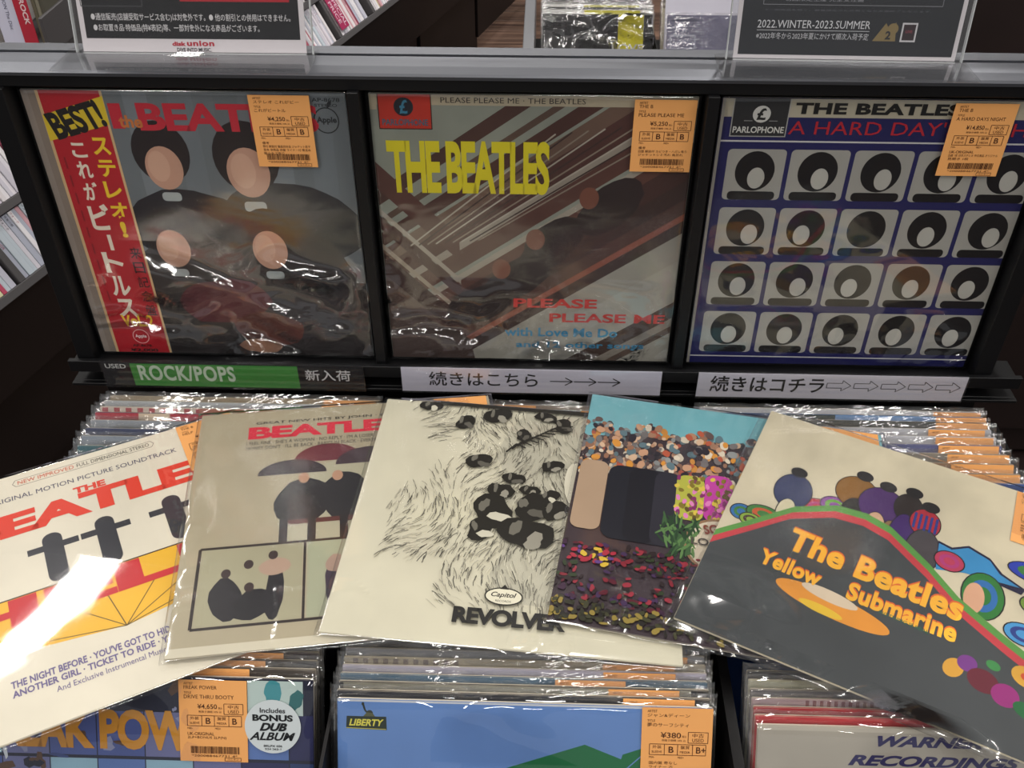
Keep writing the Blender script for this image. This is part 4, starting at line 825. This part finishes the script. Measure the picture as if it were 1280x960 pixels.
CN = {'e3dfe6': 'off-white', 'd9d6e0': 'pale grey', 'efeaf0': 'white', 'c9c9d6': 'grey', 'e8e2e4': 'cream-white', 'd8a8b0': 'pink', 'c0506a': 'crimson', 'dcd8b0': 'pale yellow', 'f2eef2': 'bright white', 'b8bccb': 'blue-grey', 'c9d3dc': 'bluish white', 'e6dfe8': 'faint lilac', 'd2ced8': 'silver grey', '8a3a50': 'wine red', 'f0ecee': 'plain white', 'ddd9e2': 'soft grey'}
# cells in view: near end on the left of the display, far end right of the left poster
near = [(-1, 0), (0, 0), (0, 1), (1, 1)]
far = [(5, 0), (6, 0), (7, 0), (5, 1), (6, 1)]
for (i, j) in near + far:
    a = 0.097 + PA * i; end = 0.080 + PA * (i + 1); fill = rc.uniform(0.72, 0.98); k = 0
    if (i, j) == (-1, 0): fill = 0.92
    if (i, j) in ((5, 0), (6, 0)): fill = 0.86
    while a < 0.097 + PA * i + (end - a if k == 0 else 0) * 0 + (PA - 0.02) * fill:
        th = rc.choice((0.0095, 0.0105, 0.0105, 0.014)); col = rc.choice(cols)
        if a + th > end: break
        if (i, j) == (6, 0) and k < 2: th, col = 0.0105, 'f2eef2'
        tilt = Matrix.Rotation(R(rc.uniform(-0.15, 0.15)), 4, 'Z')
        wd = (rc.choice(words), rc.choice(('5a5a6a', '3a3a4a', 'a03a4a'))) if rc.random() < 0.55 else None
        side = 'left of the leftmost displayed record' if i < 3 else 'right of the left poster'
        cell = {(-1, 0): 'nearest bottom compartment', (0, 0): 'second bottom compartment', (0, 1): 'near upper compartment', (1, 1): 'next upper compartment', (5, 0): 'bottom compartment by the magenta card', (6, 0): 'magenta card compartment', (7, 0): 'compartment past the magenta card', (5, 1): 'near upper compartment', (6, 1): 'farther upper compartment'}[(i, j)]
        nth = (OR + ['twelfth', 'thirteenth', 'fourteenth', 'fifteenth', 'sixteenth', 'seventeenth', 'eighteenth', 'nineteenth', 'twentieth', 'last'])[k]
        cdcase(MB @ T(a + th / 2, PB * j + 0.0125 - 0.0, -0.006 + rc.uniform(-0.004, 0.003)), col, th - 0.0008, f'{CN[col]} CD, {nth} in {cell}, {side}', f'CDs {side}, {cell}', wd)
        a += th; k += 1
def divider_card(mw, w_, h, col, draw, label, name='divider_card'):
    me = box_mesh(name, [(0, 0, -0.0012, w_, h, 0.0)], M['paper']); ca = me.color_attributes.new('Col', 'FLOAT_COLOR', 'CORNER'); ca.data.foreach_set('color', [*hx(col), 1] * len(me.loops))
    o = bpy.data.objects.new(name, me); COL.objects.link(o); o.matrix_world = mw; o['label'] = label; o['category'] = 'divider'
    s = Sheet(0, 0, w_ * 100, h * 100); draw(s, w_ * 100, h * 100)
    if s.f: s.build('lettering', M['ink'], o, 0.0004)
    return o
def sp(s, W, H):
    s.text('SPECIAL', W / 2 - 4.3, H / 2 + 0.35, W / 2 + 4.3, H / 2 + 1.8, 'e3b8c8', 0.02); s.text('PRICE', W / 2 - 3.2, H / 2 - 1.7, W / 2 + 3.2, H / 2 - 0.3, 'e3b8c8', 0.02)
divider_card(MB @ T(0.097 + PA * 6 + 0.0, 0.124, 0.004) @ Matrix.Rotation(R(-90), 4, 'Z'), 0.098, 0.045, 'a8305a', sp, 'magenta special price divider card among the CDs right of the left poster')

# small CD tower at the far left, its spines upright behind the rail
tw = empty('cd_shelf', T(-0.75, 1.36, 0), 'dark CD shelf bracketed behind the metal rail at the far left of the picture', 'rack')
ti = tw.matrix_world.inverted()
TB = 1.012
def tb(name, boxes, m, bev=0.001): return boxo(name, boxes, m, tw, bev, ti.copy())
tb('shelf', [(-1.02, 1.245, TB - 0.02, -0.655, 1.44, TB)], M['graymetal'])
tb('back_panel', [(-1.02, 1.43, TB - 0.02, -0.655, 1.445, 1.20)], M['black2'])
tb('support_arm', [(-0.76, 0.932, TB - 0.045, -0.73, 1.42, TB - 0.021), (-0.76, 0.934, TB - 0.045, -0.73, 0.945, 1.140)], M['black2']); tb('support_arm', [(-0.98, 0.934, TB - 0.045, -0.95, 1.42, TB - 0.021), (-0.98, 0.934, TB - 0.045, -0.95, 0.945, 1.140)], M['black2'])
tb('side_panel', [(-0.6555, 1.26, TB - 0.001, -0.651, 1.44, TB + 0.05)], M['graymetal'])
x = -0.985; k = 0
for th, col, wd, lab in ((0.012, 'dcd6d2', None, 'off-white'), (0.012, 'cfc8c4', ('SOUL MUSIC', '4a4a5a'), 'beige-grey'), (0.011, 'd8d0d0', None, 'pinkish white'), (0.013, 'c9c2be', None, 'stone grey'), (0.012, 'dedad8', None, 'chalk white'), (0.022, 'd6cfcb', ('フォーク', '4a4a4a'), 'cream'), (0.012, 'd0c9c6', None, 'putty'), (0.013, 'dad4d2', ('ベスト', '4a4a4a'), 'ivory')):
    o = bpy.data.objects.new('cd_case', cd_mesh(col, th - 0.001, 1)); COL.objects.link(o); o.matrix_world = T(-0.840 + 0.0145 * k, 1.285, TB + 0.0008) @ Matrix.Rotation(R(90), 4, 'X')
    o['label'] = f'{lab} CD spine standing on the bracketed shelf behind the rail, far left'; o['category'] = 'cd'; o['group'] = 'CDs on the bracketed shelf at far left'
    if wd: q = bpy.data.objects.new('spine_lettering', spine_print(*wd)); link(q, o); q.matrix_local = T(0, 0, 0.0005)
    k += 1
    if k > 7: break
def up3(x, y, z): return T(x, y, z) @ Matrix.Rotation(R(90), 4, 'X')
def c1(s, W, H): s.text('BEST SELECTION The Disc', 0.5 - 3.0 + 0.2, H / 2, 5.5, H / 2 + 0.45, '5a5a70', 0.0, rot=-90)
divider_card(up3(-0.7215, 1.283, TB + 0.0008), 0.029, 0.125, 'd3d2e4', c1, 'pale lilac divider card left of the red one at the far left')
def c2(s, W, H): s.text('J-POP/ROCK', 1.1 - 3.4, 6.3, 1.1 + 3.4, 7.2, 'ecd0d0', 0.03, rot=-90); s.rect(0.1, 10.6, W - 0.1, 12.4, '2a2628'); s.text('中古', 0.4, 10.9, 1.3, 11.9, 'cfcfcf')
divider_card(up3(-0.6925, 1.280, TB + 0.0008), 0.0185, 0.125, 'b83040', c2, 'red divider card with white lettering at the far left')
for i in range(3):
    o = bpy.data.objects.new('cd_case', cd_mesh(('6f6a58', '8a8574', '57544a')[i], 0.005, 1)); COL.objects.link(o); o.matrix_world = T(-0.6695 + 0.0055 * i, 1.287, TB + 0.0008) @ Matrix.Rotation(R(90), 4, 'X')
    o['label'] = ('olive', 'khaki', 'dark moss')[i] + ' CD spine right of the red divider card at far left'; o['category'] = 'cd'; o['group'] = 'CDs on the bracketed shelf at far left'

# low record browser behind, with black record and divider card
bb = empty('record_browser', T(0.25, 3.1, 0), 'low record browser standing on the wood floor behind the rail, grey metal side', 'rack')
bi = bb.matrix_world.inverted()
boxo('side_panel', [(-0.052, 2.50, 0.0, -0.020, 3.5, 0.50)], M['steel'], bb, 0.002, bi.copy())
boxo('side_panel', [(0.72, 2.50, 0.0, 0.75, 3.5, 0.50)], M['steel'], bb, 0.002, bi.copy())
boxo('bin_floor', [(-0.02, 2.45, 0.20, 0.72, 3.5, 0.23)], M['black2'], bb, 0.002, bi.copy())
boxo('base', [(-0.05, 2.52, 0.0, 0.75, 3.48, 0.20)], M['black2'], bb, 0.002, bi.copy())
boxo('bin_divider', [(0.3285, 2.62, 0.23, 0.3335, 3.4, 0.47)], M['black2'], bb, 0.001, bi.copy())
def face_black(A, B): A.rect(0, 0, S, S, '1c1b1e'); A.rect(21.6, 8, 28.8, S, 'd2c82a'); A.rect(5.5, 0, 6.4, S, '303034'); A.text('LOVE', 20, 21.5, 29, 23.5, 'cfcfcf', 0.02)
big_bag = sleeve_mesh('plastic_sleeve', 60, 0.008, lambda x, y: 1 if y > 15 else 0.1, M['film_crease'], seed=12.3, sc=0.14, z=0.002, mar=0.4, Tk=0.004)
record(lean(0.002, 2.815, 0.549, 25), 'black record with yellow paper band in creased clear bag, behind the rail', 'records in the far browser', '1c1b1e', face_black, None, big_bag, Tk=0.004)
g = 'records in the far browser'
for i, (col, ylw) in enumerate((('c9c9c6', 1), ('2a2a2e', 0), ('d9d8d4', 1), ('8a8a88', 0), ('3a3a40', 0), ('b9b8b0', 0), ('5a4a40', 0))):
    def fc(A, B, ylw=ylw): 
        if ylw: A.rect(12, 20, 28, 31.4, 'c8c23a')
    record(lean(0.001 + 0.002 * (i % 2), 2.840 + 0.022 * i, 0.553, 25), f'record edge {OR[i]} behind the black record with yellow band', g, col, fc, None, bags[i % 4], Tk=0.004)
def dh(s, W, H): s.text('DONNY HATHAWAY', 1.6, H - 3.2, W - 1.5, H - 1.2, '4a4a52', 0.01)
# lilac record with divider card standing behind it
def face_lilac(A, B):
    A.rect(0, 0, S, S, '7f7d96'); rr = random.Random(2)
    for i in range(24): A.blob(rr.uniform(0, 31), rr.uniform(0, 31), rr.uniform(2, 5), rr.uniform(2, 5), rr.choice(('85839c', '78778f', '8f869c', '74738c')), rr, 16, 0.2)
    A.frame(1.2, 22.5, 8.2, 26.0, 0.4, 'a5a6b8'); A.text('RESERVE', 2.0, 23.8, 7.4, 24.9, '9a9bb0', 0.02)
record(lean(0.356, 2.815, 0.549, 25), 'hazy lilac record under the white name card, behind the rail', g, '7f7d96', face_lilac, None, bags[1], Tk=0.004)
for i in range(4):
    record(lean(0.345 + 0.002 * i, 2.86 + 0.022 * i, 0.553, 25), f'cream-edged record {OR[i]} behind the white name card', g, ('c9c0aa', '8a7a60', 'd3cdbb', '6a6050')[i], lambda A, B: None, None, bags[i], Tk=0.004)
a25 = R(25)
divider_card(Matrix(((1, 0, 0, 0.352), (0, math.sin(a25), -math.cos(a25), 2.838 - 0.26 * math.sin(a25)), (0, math.cos(a25), math.sin(a25), 0.553 - 0.26 * math.cos(a25)), (0, 0, 0, 1))), 0.33, 0.36, 'd6d4e2', dh, 'white name card with dark capitals standing in the far browser', 'divider_card')

# dark cabinet beyond the right end
rcab = empty('cabinet', T(1.6, 2.0, 0), 'plain dark brown cabinet standing beyond the right end of the rail', 'cabinet')
ri = rcab.matrix_world.inverted()
boxo('body', [(0.64, 1.62, 0.0, 3.2, 2.3, 1.5)], M['brown'], rcab, 0.003, ri.copy())
for i in range(3): boxo('door', [(0.65 + 0.8 * i, 1.60, 0.08, 1.43 + 0.8 * i, 1.62, 1.48)], M['brown'], rcab, 0.003, ri.copy())
